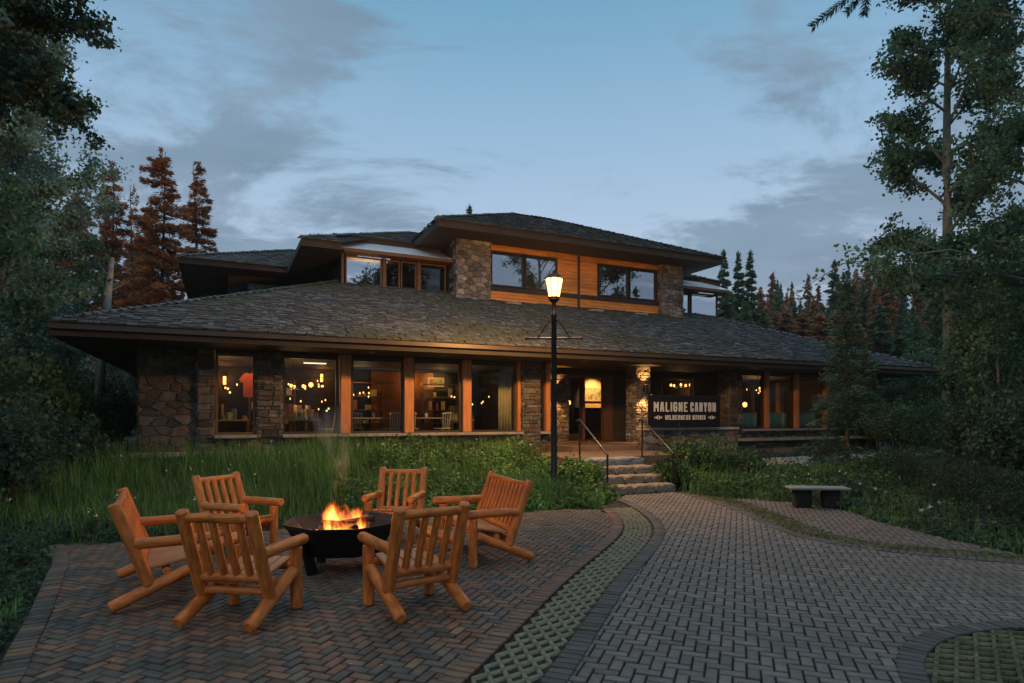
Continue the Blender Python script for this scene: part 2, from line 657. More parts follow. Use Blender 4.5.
TG = resample([(-2.2, -3), (-.75, 1.4), G(539, 683), G(558, 657), G(587, 616), G(615, 578), G(637, 556), G(653, 537), G(654, 526), G(645, 515), G(629, 505), (1.95, 12.0)])
GM = offset(TG, .165)
RT = offset(TG, -.42)
RL = offset(RT, -.165)
RE = resample([(3.4, 13.2), G(700, 499), G(733, 509), G(765, 525), G(798, 538), G(847, 547), G(912, 555), G(1023, 565), (8.5, 5.6), (12, 5.0)])
RE_t, RE_n = normals(RE)          # walking away from the lodge: right-hand side is the path
RB = offset(RE, -.165)
RTf = offset(RB, -.42)
LEFT = resample([(-5.55, 7.75), (-4.9, 6.95), G(64, 578), G(53, 613), G(33, 654), G(25, 683), (-2.45, 2.4), (-2.1, .4), (-2.4, -3)])
NORTH = [(-5.45, 7.7), (-4.3, 8.35), (-3.33, 8.8), (-1.8, 9.95), (.1, 10.45), (1.0, 10.75), (1.5, 10.7)]
POLY_MAIN = np.concatenate([GM, [(2.3, 12.75), (3.35, 13.1)], RE, [(12, -3)]])
rl_cut = RL[RL[:, 1] < 10.3]
POLY_LEFT = np.concatenate([rl_cut, NORTH[::-1], LEFT])
BENCH_EDGE = [G(742, 498.5), G(788, 502), G(847, 510.6), G(880, 522), G(945, 538), G(1023, 555), (8.5, 6.4), (12, 5.8)]
bi = np.argmin(np.hypot(*(RTf - np.array(BENCH_EDGE[0])).T))
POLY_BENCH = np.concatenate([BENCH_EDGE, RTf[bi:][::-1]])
CIRC, CIRC_R = (3.95, 3.15), 1.72


def brick_mesh(name, cx, cy, ang, L, Wd, cols, mat, z0=0.0, gap=.0075, jz=.0016):
    n = len(cx)
    hl, hw = L / 2 - gap / 2, Wd / 2 - gap / 2
    ch, dp = .006, .03
    base = []
    for (sx, sy) in ((-1, -1), (1, -1), (1, 1), (-1, 1)):
        base.append((sx * (hl - ch), sy * (hw - ch), 0))
    for (sx, sy) in ((-1, -1), (1, -1), (1, 1), (-1, 1)):
        base.append((sx * hl, sy * hw, -ch))
    for (sx, sy) in ((-1, -1), (1, -1), (1, 1), (-1, 1)):
        base.append((sx * hl, sy * hw, -dp))
    base = np.array(base)
    ang = np.broadcast_to(ang, (n,)) + rng.normal(0, .008, n)
    ca, sa = np.cos(ang)[:, None], np.sin(ang)[:, None]
    X = cx[:, None] + base[None, :, 0] * ca - base[None, :, 1] * sa
    Y = cy[:, None] + base[None, :, 0] * sa + base[None, :, 1] * ca
    tx, ty = rng.normal(0, .010, (n, 1)), rng.normal(0, .012, (n, 1))
    Z = z0 + base[None, :, 2] + rng.normal(0, jz, (n, 1)) + base[None, :, 0] * tx + base[None, :, 1] * ty
    V = np.stack([X, Y, Z], -1).reshape(-1, 3)
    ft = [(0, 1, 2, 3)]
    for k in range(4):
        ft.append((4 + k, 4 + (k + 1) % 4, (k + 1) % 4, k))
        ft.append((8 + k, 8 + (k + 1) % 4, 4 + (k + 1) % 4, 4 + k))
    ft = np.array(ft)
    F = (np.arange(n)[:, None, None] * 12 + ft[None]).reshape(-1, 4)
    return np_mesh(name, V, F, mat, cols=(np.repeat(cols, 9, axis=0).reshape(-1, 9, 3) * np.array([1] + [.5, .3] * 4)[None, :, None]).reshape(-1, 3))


def pick(n, pal, jit=.12):
    pal = np.array(pal)
    c = pal[rng.integers(0, len(pal), n)]
    return c * (1 + rng.normal(0, jit, (n, 1)))


PAL_RED = [(.185, .105, .070), (.150, .105, .075), (.115, .098, .075), (.205, .118, .065), (.100, .090, .070), (.130, .108, .080), (.17, .095, .065), (.098, .092, .078)]
PAL_GREY = [(.174, .150, .127), (.165, .146, .127), (.186, .161, .137), (.151, .135, .119), (.170, .143, .119)]
PAL_BORDER = [(.092, .085, .075), (.105, .095, .082), (.082, .078, .072)]
ANG = R(70)                          # herringbone axis, 20 degrees right of straight ahead
e1 = np.array([math.cos(ANG), math.sin(ANG)])
e2 = np.array([-e1[1], e1[0]])
u_ = .0825
N_ = 205
I, J = np.meshgrid(np.arange(-N_, N_), np.arange(-N_, N_), indexing='ij')
d4 = (I - J) % 4
hx, hy = (I + 1.0) * u_, (J + .5) * u_
vx, vy = (I + .5) * u_, (J + 1.0) * u_
allx = np.concatenate([hx[d4 == 0], vx[d4 == 3]])
ally = np.concatenate([hy[d4 == 0], vy[d4 == 3]])
alla = np.concatenate([np.full((d4 == 0).sum(), ANG), np.full((d4 == 3).sum(), ANG + math.pi / 2)])
ox_, oy_ = 1.0, 6.0
bx_, by_ = ox_ + allx * e1[0] + ally * e2[0], oy_ + allx * e1[1] + ally * e2[1]
keep = (by_ > 1.2) & (by_ < 13.2) & (bx_ > -7) & (bx_ < 10.5)
bx_, by_, alla = bx_[keep], by_[keep], alla[keep]
incirc = np.hypot(bx_ - CIRC[0], by_ - CIRC[1]) < CIRC_R - .11


def near_line(line, x, y, d):
    r = np.zeros(len(x), bool)
    for q in line[::2]:
        r |= (x - q[0]) ** 2 + (y - q[1]) ** 2 < d * d
    return r


m1 = (inside(POLY_MAIN, bx_, by_) | near_line(GM, bx_, by_, .085) | near_line(RE, bx_, by_, .085)) & ~incirc
m2 = inside(POLY_LEFT, bx_, by_) | near_line(rl_cut, bx_, by_, .085) | near_line(LEFT, bx_, by_, .085)
m3 = inside(POLY_BENCH, bx_, by_)
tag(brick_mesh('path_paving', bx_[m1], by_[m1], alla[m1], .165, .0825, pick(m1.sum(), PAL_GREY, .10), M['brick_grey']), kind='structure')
lc = pick(m2.sum(), PAL_RED, .14)
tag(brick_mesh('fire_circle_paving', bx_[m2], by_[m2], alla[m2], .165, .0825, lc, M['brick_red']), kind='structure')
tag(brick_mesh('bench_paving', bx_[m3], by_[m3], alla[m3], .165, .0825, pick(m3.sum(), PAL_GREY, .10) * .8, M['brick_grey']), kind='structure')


def soldier(name, line, off, pal, mat, ymin=1.0, ymax=12.6, z0=.010):
    p = resample(offset(line, off), .0825, 1)
    t, _ = normals(p)
    k = (p[:, 1] > ymin) & (p[:, 1] < ymax) & (p[:, 0] < 10)
    p, t = p[k], t[k]
    a_ = np.arctan2(t[:, 1], t[:, 0]) + math.pi / 2
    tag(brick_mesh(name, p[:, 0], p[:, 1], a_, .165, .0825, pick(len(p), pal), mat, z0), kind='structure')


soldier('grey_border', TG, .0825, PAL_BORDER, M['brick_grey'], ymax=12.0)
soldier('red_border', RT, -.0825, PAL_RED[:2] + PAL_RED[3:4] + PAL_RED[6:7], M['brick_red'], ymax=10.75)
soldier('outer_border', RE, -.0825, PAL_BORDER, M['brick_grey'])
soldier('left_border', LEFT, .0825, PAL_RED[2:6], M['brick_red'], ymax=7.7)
an_ = np.arange(0, 2 * math.pi, .0825 / (CIRC_R - .0825))
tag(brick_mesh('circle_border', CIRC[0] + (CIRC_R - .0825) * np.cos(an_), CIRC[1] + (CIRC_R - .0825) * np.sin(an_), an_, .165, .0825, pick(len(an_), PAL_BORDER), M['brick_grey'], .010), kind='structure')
# sand bed below the pavers, one sheet
xs2, ys2 = np.arange(-6.5, 12.1, .25), np.arange(-8, 13.4, .25)
qx, qy = np.meshgrid(xs2, ys2)
qi = np.arange(qx.size).reshape(qx.shape)
qf = np.stack([qi[:-1, :-1], qi[:-1, 1:], qi[1:, 1:], qi[1:, :-1]], -1).reshape(-1, 4)
ccx, ccy = qx[:-1, :-1].ravel() + .125, qy[:-1, :-1].ravel() + .125
hull = inside(np.concatenate([LEFT[::-1], NORTH, [(1.9, 12.0), (2.3, 12.7), (3.2, 13)], BENCH_EDGE, [(12, -8), (-2.4, -8)]]), ccx, ccy)
tag(np_mesh('paver_bed', np.stack([qx, qy, np.full(qx.shape, -.019)], -1).reshape(-1, 3), qf[hull], M['joint']), kind='structure')


def lattice(name, nodes_fn, nk, nj, mat):
    """grass-paver grid: bars between diamond nodes"""
    V, F = [], []
    for k in range(nk):
        for j in range(nj):
            B = nodes_fn(k + .5, j + .5)
            for (dk, dj) in ((0, 0), (0, 1), (1, 0), (1, 1)):
                A = nodes_fn(k + dk, j + dj)
                if A is None or B is None:
                    continue
                A_, B_ = np.array(A), np.array(B)
                d = B_ - A_
                ln = np.hypot(*d)
                d /= ln
                nn = np.array([-d[1], d[0]])
                w0, w1 = .0125 + random.uniform(-.002, .002), .015
                z = random.uniform(-.003, .003)
                i0 = len(V)
                for q, hw_ in ((A_, 1), (B_, 1)):
                    for s_, ww, zz in ((-1, w0, z), (1, w0, z), (-1, w1, -.03), (1, w1, -.03)):
                        V.append((*(q + nn * s_ * ww + d * (.006 if q is B_ else -.006)), zz))
                F += [(i0, i0 + 1, i0 + 5, i0 + 4), (i0 + 1, i0 + 3, i0 + 7, i0 + 5), (i0 + 2, i0, i0 + 4, i0 + 6), (i0, i0 + 2, i0 + 3, i0 + 1), (i0 + 4, i0 + 5, i0 + 7, i0 + 6)]
    return tag(np_mesh(name, np.array(V), np.array(F), mat), kind='structure')


def strip_fn(line, wd, step):
    t, nn = normals(line)
    s = np.arange(len(line)) * .06

    def fn(k, j):
        ss = k * step
        if ss > s[-1]:
            return None
        p = np.array([np.interp(ss, s, line[:, 0]), np.interp(ss, s, line[:, 1])])
        n_ = np.array([np.interp(ss, s, nn[:, 0]), np.interp(ss, s, nn[:, 1])])
        return p + n_ * (-wd / 2 + j / 3 * wd)
    return fn


cl = offset(TG, -.21)
cl = cl[(cl[:, 1] > 1.5) & (cl[:, 1] < 11.2)]
lattice('turf_strip', strip_fn(cl, .38, .20), int(len(cl) * .06 / .20) - 1, 3, M['turfstone'])
cl2 = offset(RE, -.41)
cl2 = cl2[(cl2[:, 0] < 9)]
lattice('turf_curve', strip_fn(cl2, .38, .20), int(len(cl2) * .06 / .20) - 1, 3, M['turfstone_mossy'])


def circ_fn(k, j):
    x, y = (k - 14) * .19, (j - 14) * .13
    x, y = x * .94 - y * .34, x * .34 + y * .94
    if math.hypot(x, y) > CIRC_R - .10:
        return None
    return (CIRC[0] + x, CIRC[1] + y)


lattice('turf_circle', circ_fn, 28, 28, M['turfstone_mossy'])

# concrete walk along the front of the right wing
mb = MB()
wk = [W(a_, b_) for a_, b_ in ((14.2, 11.9), (20.5, 12.6), (24.5, 11.8), (24.5, 13.2), (20.5, 13.9), (14.2, 13.5))]
top = [(p.x, p.y, .36) for p in wk]
bot = [(p.x, p.y, .1) for p in wk]
mb.add(top + bot, [tuple(range(6))] + [(i, i + 6, (i + 1) % 6 + 6, (i + 1) % 6) for i in range(6)])
tag(mb.build('concrete_walk', M['walk']), kind='structure')

# ------------------------------------------------------------------ the lodge
O = (10.8, 20.0)
lodge = empty('lodge', W(O[0], O[1], .0), TH, 'low stone and cedar lodge with broad shake hip roofs and glowing windows', 'lodge')


class LB(MB):
    """mesh in lodge coordinates"""

    def build(self, name, mat, parent=None, smooth=False):
        self.v = [(p[0] - O[0], p[1] - O[1], p[2]) for p in self.v]
        return MB.build(self, name, mat, lodge if parent is None else parent, smooth)


def stone_fill(mb, u0, u1, z0, z1, place, smin=.10, smax=.28, depth=.05, tone=1.0):
    """courses of random stones on a wall face; place(u, z, out) gives the point"""
    z = z0
    while z < z1 - .02:
        h = min(random.uniform(smin * .7, smax * .75), z1 - z)
        if z1 - (z + h) < .05:
            h = z1 - z
        u = u0
        while u < u1 - .01:
            w = min(random.uniform(smin, smax * 1.7), u1 - u)
            if u1 - (u + w) < .06:
                w = u1 - u
            hs = [(z, h)]
            if h > .15 and random.random() < .4:
                k = random.uniform(.35, .65)
                hs = [(z, h * k), (z + h * k, h * (1 - k))]
            for (zz, hh) in hs:
                g = .008
                o1 = depth * random.uniform(.5, 1)
                q = [(u + g, zz + g), (u + w - g, zz + g), (u + w - g, zz + hh - g), (u + g, zz + hh - g)]
                jt = min(.022, .16 * min(w, hh))
                q = [(qu + random.uniform(-1, 1) * jt, qz + random.uniform(-1, 1) * jt) for qu, qz in q]
                cu, cz_ = u + w / 2, zz + hh / 2
                inn = [(cu + (qu - cu) * .86, cz_ + (qz - cz_) * .80) for qu, qz in q]
                vs = [place(a_, b_, 0) for a_, b_ in q] + [place(a_, b_, o1 + random.uniform(-.006, .006)) for a_, b_ in inn]
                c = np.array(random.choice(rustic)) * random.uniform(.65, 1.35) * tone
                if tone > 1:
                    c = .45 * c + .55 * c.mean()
                mb.add(vs, [(4, 5, 6, 7), (0, 1, 5, 4), (1, 2, 6, 5), (2, 3, 7, 6), (3, 0, 4, 7)], tuple(c))
            u += w
        z += h


def rubble_fill(mb, u0, u1, z0, z1, place, size=.3, depth=.05, tone=1.0):
    """irregular rubble: cells around scattered sites, a little wider than tall"""
    kx, kz = size * 1.35, size * .8
    nu, nz_ = max(2, round((u1 - u0) / kx)), max(2, round((z1 - z0) / kz))
    sites = []
    for i in range(-1, nu + 1):
        for j in range(-1, nz_ + 1):
            sites.append((u0 + (i + .5 + random.uniform(-.42, .42) + .5 * (j % 2)) * (u1 - u0) / nu, z0 + (j + .5 + random.uniform(-.42, .42)) * (z1 - z0) / nz_))
    an = kx / kz
    for (su, sz) in sites:
        poly = [(u0, z0), (u1, z0), (u1, z1), (u0, z1)]
        for (tu, tz) in sites:
            if (tu, tz) == (su, sz) or abs(tu - su) > 3.2 * kx or abs(tz - sz) > 3.2 * kz:
                continue
            nx2, nz2 = (tu - su), (tz - sz) * an * an
            c0 = ((tu * tu - su * su) + an * an * (tz * tz - sz * sz)) / 2
            out = []
            for (p, q) in zip(poly, poly[1:] + poly[:1]):
                dp, dq = p[0] * nx2 + p[1] * nz2 - c0, q[0] * nx2 + q[1] * nz2 - c0
                if dp <= 0:
                    out.append(p)
                if (dp < 0 < dq) or (dq < 0 < dp):
                    t = dp / (dp - dq)
                    out.append((p[0] + (q[0] - p[0]) * t, p[1] + (q[1] - p[1]) * t))
            poly = out
            if len(poly) < 3:
                break
        if len(poly) < 3:
            continue
        cu, cz_ = sum(p[0] for p in poly) / len(poly), sum(p[1] for p in poly) / len(poly)
        shr = lambda p, g: (cu + (p[0] - cu) * g, cz_ + (p[1] - cz_) * g)
        o1 = depth * random.uniform(.45, 1)
        a_ = [shr(p, .95) for p in poly]
        b2 = [shr(p, random.uniform(.76, .84)) for p in poly]
        n = len(poly)
        c = np.array(random.choice(rustic)) * random.uniform(.65, 1.35) * tone
        if tone > 1:
            c = .45 * c + .55 * c.mean()
        mb.add([place(u, z, 0) for u, z in a_] + [place(u, z, o1) for u, z in b2], [tuple(range(n, 2 * n))] + [(i, (i + 1) % n, n + (i + 1) % n, n + i) for i in range(n)], tuple(c))


def stone_block(name, a0, a1, b0, b1, z0, z1, sides='fl r', smin=.10, smax=.28, parent=None, tone=1.0, rubble=0.0):
    """masonry block: mortar core + stones on the named faces (f front, l left, r right)"""
    core = LB()
    core.bb(a0, a1, b0, b1, z0, z1)
    p = core.build(name, M['mortar'], parent)
    st = LB()
    fill, args = (rubble_fill, (rubble,)) if rubble else (stone_fill, (smin, smax))
    if 'f' in sides:
        fill(st, a0, a1, z0, z1, lambda u, z, o: (u, b0 - o, z), *args, tone=tone)
    if 'l' in sides:
        fill(st, b0, b1, z0, z1, lambda u, z, o: (a0 - o, u, z), *args, tone=tone)
    if 'r' in sides:
        fill(st, b0, b1, z0, z1, lambda u, z, o: (a1 + o, u, z), *args, tone=tone)
    if 't' in sides:
        stone_fill(st, a0, a1, b0, b1, lambda u, z, o: (u, z, z1 + o * .4), smin * 2, smax * 2)
    return st.build('stone_facing', M['stone'], p)


def window(a0, a1, b, z0, z1, glass, fmat='frame', fw=.06, mull=(), depth=.09, parent=None, name='window'):
    f = LB()
    f.bb(a0, a0 + fw, b, b + depth, z0, z1)
    f.bb(a1 - fw, a1, b, b + depth, z0, z1)
    f.bb(a0 + fw, a1 - fw, b, b + depth, z0, z0 + fw)
    f.bb(a0 + fw, a1 - fw, b, b + depth, z1 - fw, z1)
    for m_ in mull:
        f.bb(m_ - fw / 2, m_ + fw / 2, b + .003, b + depth - .003, z0 + fw, z1 - fw)
    fr = f.build(name, M[fmat])
    g = LB()
    g.poly([(a0 + fw, b + depth * .5, z0 + fw), (a1 - fw, b + depth * .5, z0 + fw), (a1 - fw, b + depth * .5, z1 - fw), (a0 + fw, b + depth * .5, z1 - fw)])
    g.build('pane', M[glass], fr)
    return fr


FZ = .80          # floor
SOF = 3.14        # soffit
BW = 16.0         # front wall plane
# --- structure behind the glass
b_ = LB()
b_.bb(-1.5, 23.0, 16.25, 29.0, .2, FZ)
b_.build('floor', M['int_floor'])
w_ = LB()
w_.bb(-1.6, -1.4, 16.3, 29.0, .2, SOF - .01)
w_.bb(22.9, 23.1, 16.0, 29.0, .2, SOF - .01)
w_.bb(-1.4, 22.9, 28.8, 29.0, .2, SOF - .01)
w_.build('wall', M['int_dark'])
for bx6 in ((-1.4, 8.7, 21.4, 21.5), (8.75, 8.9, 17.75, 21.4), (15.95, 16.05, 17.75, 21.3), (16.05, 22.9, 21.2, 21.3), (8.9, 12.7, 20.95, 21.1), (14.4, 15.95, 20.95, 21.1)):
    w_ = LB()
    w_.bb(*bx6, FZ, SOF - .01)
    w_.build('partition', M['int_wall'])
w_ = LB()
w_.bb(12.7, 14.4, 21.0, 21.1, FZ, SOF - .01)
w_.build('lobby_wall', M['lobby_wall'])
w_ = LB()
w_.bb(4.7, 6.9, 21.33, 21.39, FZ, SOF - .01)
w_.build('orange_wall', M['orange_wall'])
# stone front, left to right
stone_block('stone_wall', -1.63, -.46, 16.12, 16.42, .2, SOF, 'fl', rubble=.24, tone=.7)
stone_block('stone_pier', -.46, -.10, 16.0, 16.4, .2, SOF, 'fl', .14, .36)
stone_block('stone_pier', .80, 1.36, 15.98, 16.4, 1.085, SOF, 'flr', .10, .26)
stone_block('stone_pier', 7.76, 8.28, 15.80, 16.4, .2, SOF, 'flr', .09, .24)
stone_block('stone_base', -.10, 7.76, 16.06, 16.4, .2, 1.08, 'f', rubble=.22)
stone_block('stone_base', 8.28, 8.62, 16.06, 16.4, .2, 1.08, 'f', .12, .3)
stone_block('stone_pier', 15.5, 16.08, 15.9, 16.4, .1, SOF, 'flr', .09, .26)
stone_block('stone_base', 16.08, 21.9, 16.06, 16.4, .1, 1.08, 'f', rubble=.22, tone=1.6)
stone_block('stone_wall', 21.9, 23.1, 16.0, 16.4, .1, SOF, 'fr', .16, .42)
for (a0, a1) in ((-.10, .80), (1.36, 7.76), (8.28, 8.66), (16.08, 21.9)):
    s_ = LB()
    s_.rbox(((a0 + a1) / 2, 16.0, 1.12), (a1 - a0 - .004, .46, .075), .012)
    s_.build('sill', M['ledge'])
for (a0, a1) in ((-1.75, .3), (.31, 2.9), (2.91, 5.4), (5.41, 7.74)):
    s_ = LB()
    s_.rbox(((a0 + a1) / 2, 15.82, .74), (a1 - a0, .42, .10), .015)
    s_.build('ledge', M['ledge'])
for (a0, a1) in ((15.4, 18.2), (18.21, 22.0)):
    s_ = LB()
    s_.rbox(((a0 + a1) / 2, 15.75, .80), (a1 - a0, .36, .10), .015)
    s_.build('ledge', M['ledge'])
for (a0, a1, b0) in ((-1.66, 7.74, 15.90), (15.42, 22.0, 15.86)):
    stone_block('plinth', a0, a1, b0, 16.05, .0, .69, 'f', .18, .4, tone=1.4)
# windows
for (a0, a1) in ((-.08, .78), (1.38, 2.70), (3.02, 4.36), (4.62, 5.98), (6.24, 7.62), (8.30, 8.56), (16.12, 17.22), (17.38, 18.66), (18.86, 20.14), (20.34, 21.8)):
    window(a0, a1, BW + .04, 1.16, 3.06, 'glass_low', 'frame' if a0 > 1 else 'frame_wood', .055)
    h_ = LB()
    h_.bb(a0, a1, BW + .0, BW + .16, 3.062, SOF - .003)
    h_.build('window_head', M['frame'])
for a_ in (2.86, 4.49, 6.11, 7.69):
    p_ = LB()
    w2 = .125 if a_ < 7 else .055
    p_.rbox((a_, BW + .02, (1.16 + SOF) / 2), (w2 * 2, .24, SOF - 1.165), .012)
    p_.build('post', M['post'])
for a_ in (8.62, 17.30, 18.76, 20.24):
    p_ = LB()
    p_.rbox((a_, BW + .02, (1.16 + SOF) / 2), (.14, .22, SOF - 1.165), .012)
    p_.build('post', M['post'])
for a_ in (16.36, 17.62, 19.06):
    p_ = LB()
    p_.rbox((a_, 17.0, (1.0 + 2.85) / 2), (.2, .2, 1.85), .012)
    p_.build('inner_post', M['post'])
# --- entrance recess
w_ = LB()
w_.bb(8.58, 8.75, 16.42, 17.6, FZ, SOF - .002)
w_.bb(15.45, 15.6, 16.42, 17.6, FZ, SOF - .002)
w_.bb(12.0, 12.75, 17.6, 17.75, FZ, SOF - .002)
w_.bb(8.75, 15.45, 17.6, 17.75, 2.95, SOF - .002)
w_.bb(12.75, 15.45, 17.6, 17.75, FZ, 1.25)
w_.build('entrance_wall', M['int_dark'])
stone_block('stone_pier', 9.1, 10.1, 17.3, 17.74, FZ, 2.94, 'flr', .08, .22)
for (a0, a1) in ((12.76, 14.05), (14.1, 15.44)):
    window(a0, a1, 17.62, 1.25, 2.94, 'glass_low', 'frame', .05)
stone_block('porch_pillar', 11.55, 12.1, 15.75, 16.2, FZ - .05, SOF, 'flr', .06, .17, tone=1.7)
d_ = LB()
d_.bb(10.1, 10.16, 17.6, 17.74, FZ, 2.94)
d_.bb(11.62, 11.98, 17.58, 17.76, FZ, 2.94)
d_.bb(10.16, 11.62, 17.6, 17.74, 2.86, 2.94)
d_.bb(10.82, 10.90, 17.6, 17.74, FZ, 2.86)
d_.build('door_frame', M['frame_wood'])
d_ = LB()
d_.bb(10.17, 10.25, 17.64, 17.70, FZ + .01, 2.85)
d_.bb(10.73, 10.81, 17.64, 17.70, FZ + .01, 2.85)
d_.bb(10.25, 10.73, 17.64, 17.70, FZ + .01, FZ + .22)
d_.bb(10.25, 10.73, 17.64, 17.70, 2.74, 2.85)
door = d_.build('door', M['frame'])
g_ = LB()
g_.poly([(10.25, 17.67, FZ + .22), (10.73, 17.67, FZ + .22), (10.73, 17.67, 2.74), (10.25, 17.67, 2.74)])
g_.build('pane', M['glass_low'], door)
g_ = LB()
g_.tube((10.70, 17.60, 1.7), (10.70, 17.60, 2.1), .014, n=8)
g_.build('handle', M['gutter'], door)

# porch floor, landing
s_ = LB()
s_.bb(8.3, 13.7, 14.0, 16.4, .3, FZ - .002)
s_.bb(8.3, 15.45, 16.402, 17.6, .3, FZ - .002)
s_.build('porch_floor', M['slab'])
s_ = LB()
s_.bb(6.9, 10.5, 11.92, 13.995, .1, .675)
s_.build('landing', M['slab'])
stone_block('porch_wall', 10.35, 13.7, 13.75, 13.98, .1, 1.2, 'fl', rubble=.22)
s_ = LB()
s_.rbox((12.02, 13.86, 1.235), (3.42, .36, .065), .012)
s_.build('coping', M['ledge'])

# --- roofs


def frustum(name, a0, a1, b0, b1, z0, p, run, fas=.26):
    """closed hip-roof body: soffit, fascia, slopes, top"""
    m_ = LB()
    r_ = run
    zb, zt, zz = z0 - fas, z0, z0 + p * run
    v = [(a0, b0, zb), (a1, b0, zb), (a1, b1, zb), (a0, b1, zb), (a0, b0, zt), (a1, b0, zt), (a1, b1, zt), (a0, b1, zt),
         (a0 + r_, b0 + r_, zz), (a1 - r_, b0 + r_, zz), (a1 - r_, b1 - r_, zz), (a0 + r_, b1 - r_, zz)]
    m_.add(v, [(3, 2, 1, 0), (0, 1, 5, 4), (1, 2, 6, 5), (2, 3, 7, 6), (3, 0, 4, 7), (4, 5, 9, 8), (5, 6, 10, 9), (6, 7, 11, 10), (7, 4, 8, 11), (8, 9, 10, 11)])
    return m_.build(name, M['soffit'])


def shakes(parent, poly, org, ud, vd, p, expo=.20, wmin=.09, wmax=.26, tone=1.0, name='shakes'):
    """shakes laid in courses; poly in (u, v) where v is the plan distance up the slope"""
    poly = np.array(poly, float)
    V, F, Cc = [], [], []
    cosp = 1 / math.sqrt(1 + p * p)
    dv = expo * cosp
    v = poly[:, 1].min()
    vmax = poly[:, 1].max()
    ud, vd = np.array(ud, float), np.array(vd, float)
    nrm = np.array([-vd[0] * p, -vd[1] * p, 1.0]) * cosp
    while v < vmax - .02:
        vm = v + dv * .4
        xs_ = []
        for i in range(len(poly)):
            (x0, y0), (x1, y1) = poly[i], poly[(i + 1) % len(poly)]
            if (y0 > vm) != (y1 > vm):
                xs_.append(x0 + (vm - y0) / (y1 - y0) * (x1 - x0))
        xs_.sort()
        for q in range(0, len(xs_) - 1, 2):
            u, ue = xs_[q], xs_[q + 1]
            while u < ue - .01:
                w = min(random.uniform(wmin, wmax), ue - u)
                lo = v - random.uniform(0, .035)
                hi = v + dv * 1.7
                th = random.uniform(.022, .058)
                li = .012
                pts = []
                for (uu, vv, hh) in ((u + .004, lo, th), (u + w - .004, lo, th + random.uniform(-.008, .008)), (u + w - .004, hi, li), (u + .004, hi, li), (u + .004, lo, 0), (u + w - .004, lo, 0)):
                    b0_ = np.array([org[0] + ud[0] * uu + vd[0] * vv, org[1] + ud[1] * uu + vd[1] * vv, org[2] + p * vv])
                    pts.append(b0_ + nrm * hh)
                i0 = len(V)
                V += pts
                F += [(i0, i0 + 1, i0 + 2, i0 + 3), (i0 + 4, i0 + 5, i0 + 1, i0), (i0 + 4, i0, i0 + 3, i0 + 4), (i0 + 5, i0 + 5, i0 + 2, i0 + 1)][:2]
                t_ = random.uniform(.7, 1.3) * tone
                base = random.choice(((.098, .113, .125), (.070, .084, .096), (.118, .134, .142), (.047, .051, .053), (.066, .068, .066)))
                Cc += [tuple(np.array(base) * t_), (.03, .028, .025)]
                u += w
        v += dv
    V = np.array(V) - np.array([O[0], O[1], 0])
    return np_mesh(name, V, np.array(F), M['shake'], parent, cols=np.array(Cc))


def ridge_caps(parent, p0, p1, name='ridge_cap'):
    p0, p1 = np.array(p0, float), np.array(p1, float)
    L = np.linalg.norm(p1 - p0)
    d = (p1 - p0) / L
    side = np.cross(d, (0, 0, 1))
    side /= np.linalg.norm(side)
    m_ = LB()
    n = int(L / .2)
    for i in range(n):
        q = p0 + d * (i * L / n)
        e = q + d * (L / n * 1.25)
        t_ = random.uniform(.03, .055)
        c = tuple(np.array((.10, .105, .11)) * random.uniform(.7, 1.3))
        up = np.array((0, 0, 1))
        vs = [q + side * .13 + up * (t_ - .045), q + up * (t_ + .02), q - side * .13 + up * (t_ - .045), e + side * .13 - up * .02, e + up * .03, e - side * .13 - up * .02,
              q + side * .13 - up * .045, q - side * .13 - up * .045]
        m_.add(vs, [(0, 1, 4, 3), (1, 2, 5, 4), (6, 7, 2, 1), (6, 1, 0)], c)
    m_.build(name, M['shake'], parent)


def gutter(parent, a0, a1, b0, z):
    g = LB()
    g.bb(a0, a1, b0 - .10, b0 - .004, z - .10, z - .005)
    g.build('gutter', M['gutter'], parent)


# lower roof
LA0, LA1, LB0, LB1, LZ, LP = -2.94, 24.6, 14.5, 31.5, 3.40, .40
lower = frustum('lower_roof', LA0, LA1, LB0, LB1, LZ, LP, 6.6)
shakes(lower, [(0, 0), (LA1 - LA0, 0), (LA1 - LA0 - 6.5, 6.5), (6.5, 6.5)], (LA0, LB0 - .05, LZ - .01), (1, 0), (0, 1), LP)
shakes(lower, [(0, 0), (17, 0), (17 - 6.5, 6.5), (6.5, 6.5)], (LA0, LB0, LZ - .01), (0, 1), (1, 0), LP, .21)
shakes(lower, [(0, 0), (17, 0), (17 - 6.5, 6.5), (6.5, 6.5)], (LA1, LB0, LZ - .01), (0, 1), (-1, 0), LP, .21)
ridge_caps(lower, (LA0 + .05, LB0 + .05, LZ + .04), (LA0 + 6.5, LB0 + 6.5, LZ + 6.5 * LP + .04))
ridge_caps(lower, (LA1 - .05, LB0 + .05, LZ + .04), (LA1 - 6.5, LB0 + 6.5, LZ + 6.5 * LP + .04))
gutter(lower, LA0, LA1, LB0, LZ - .03)
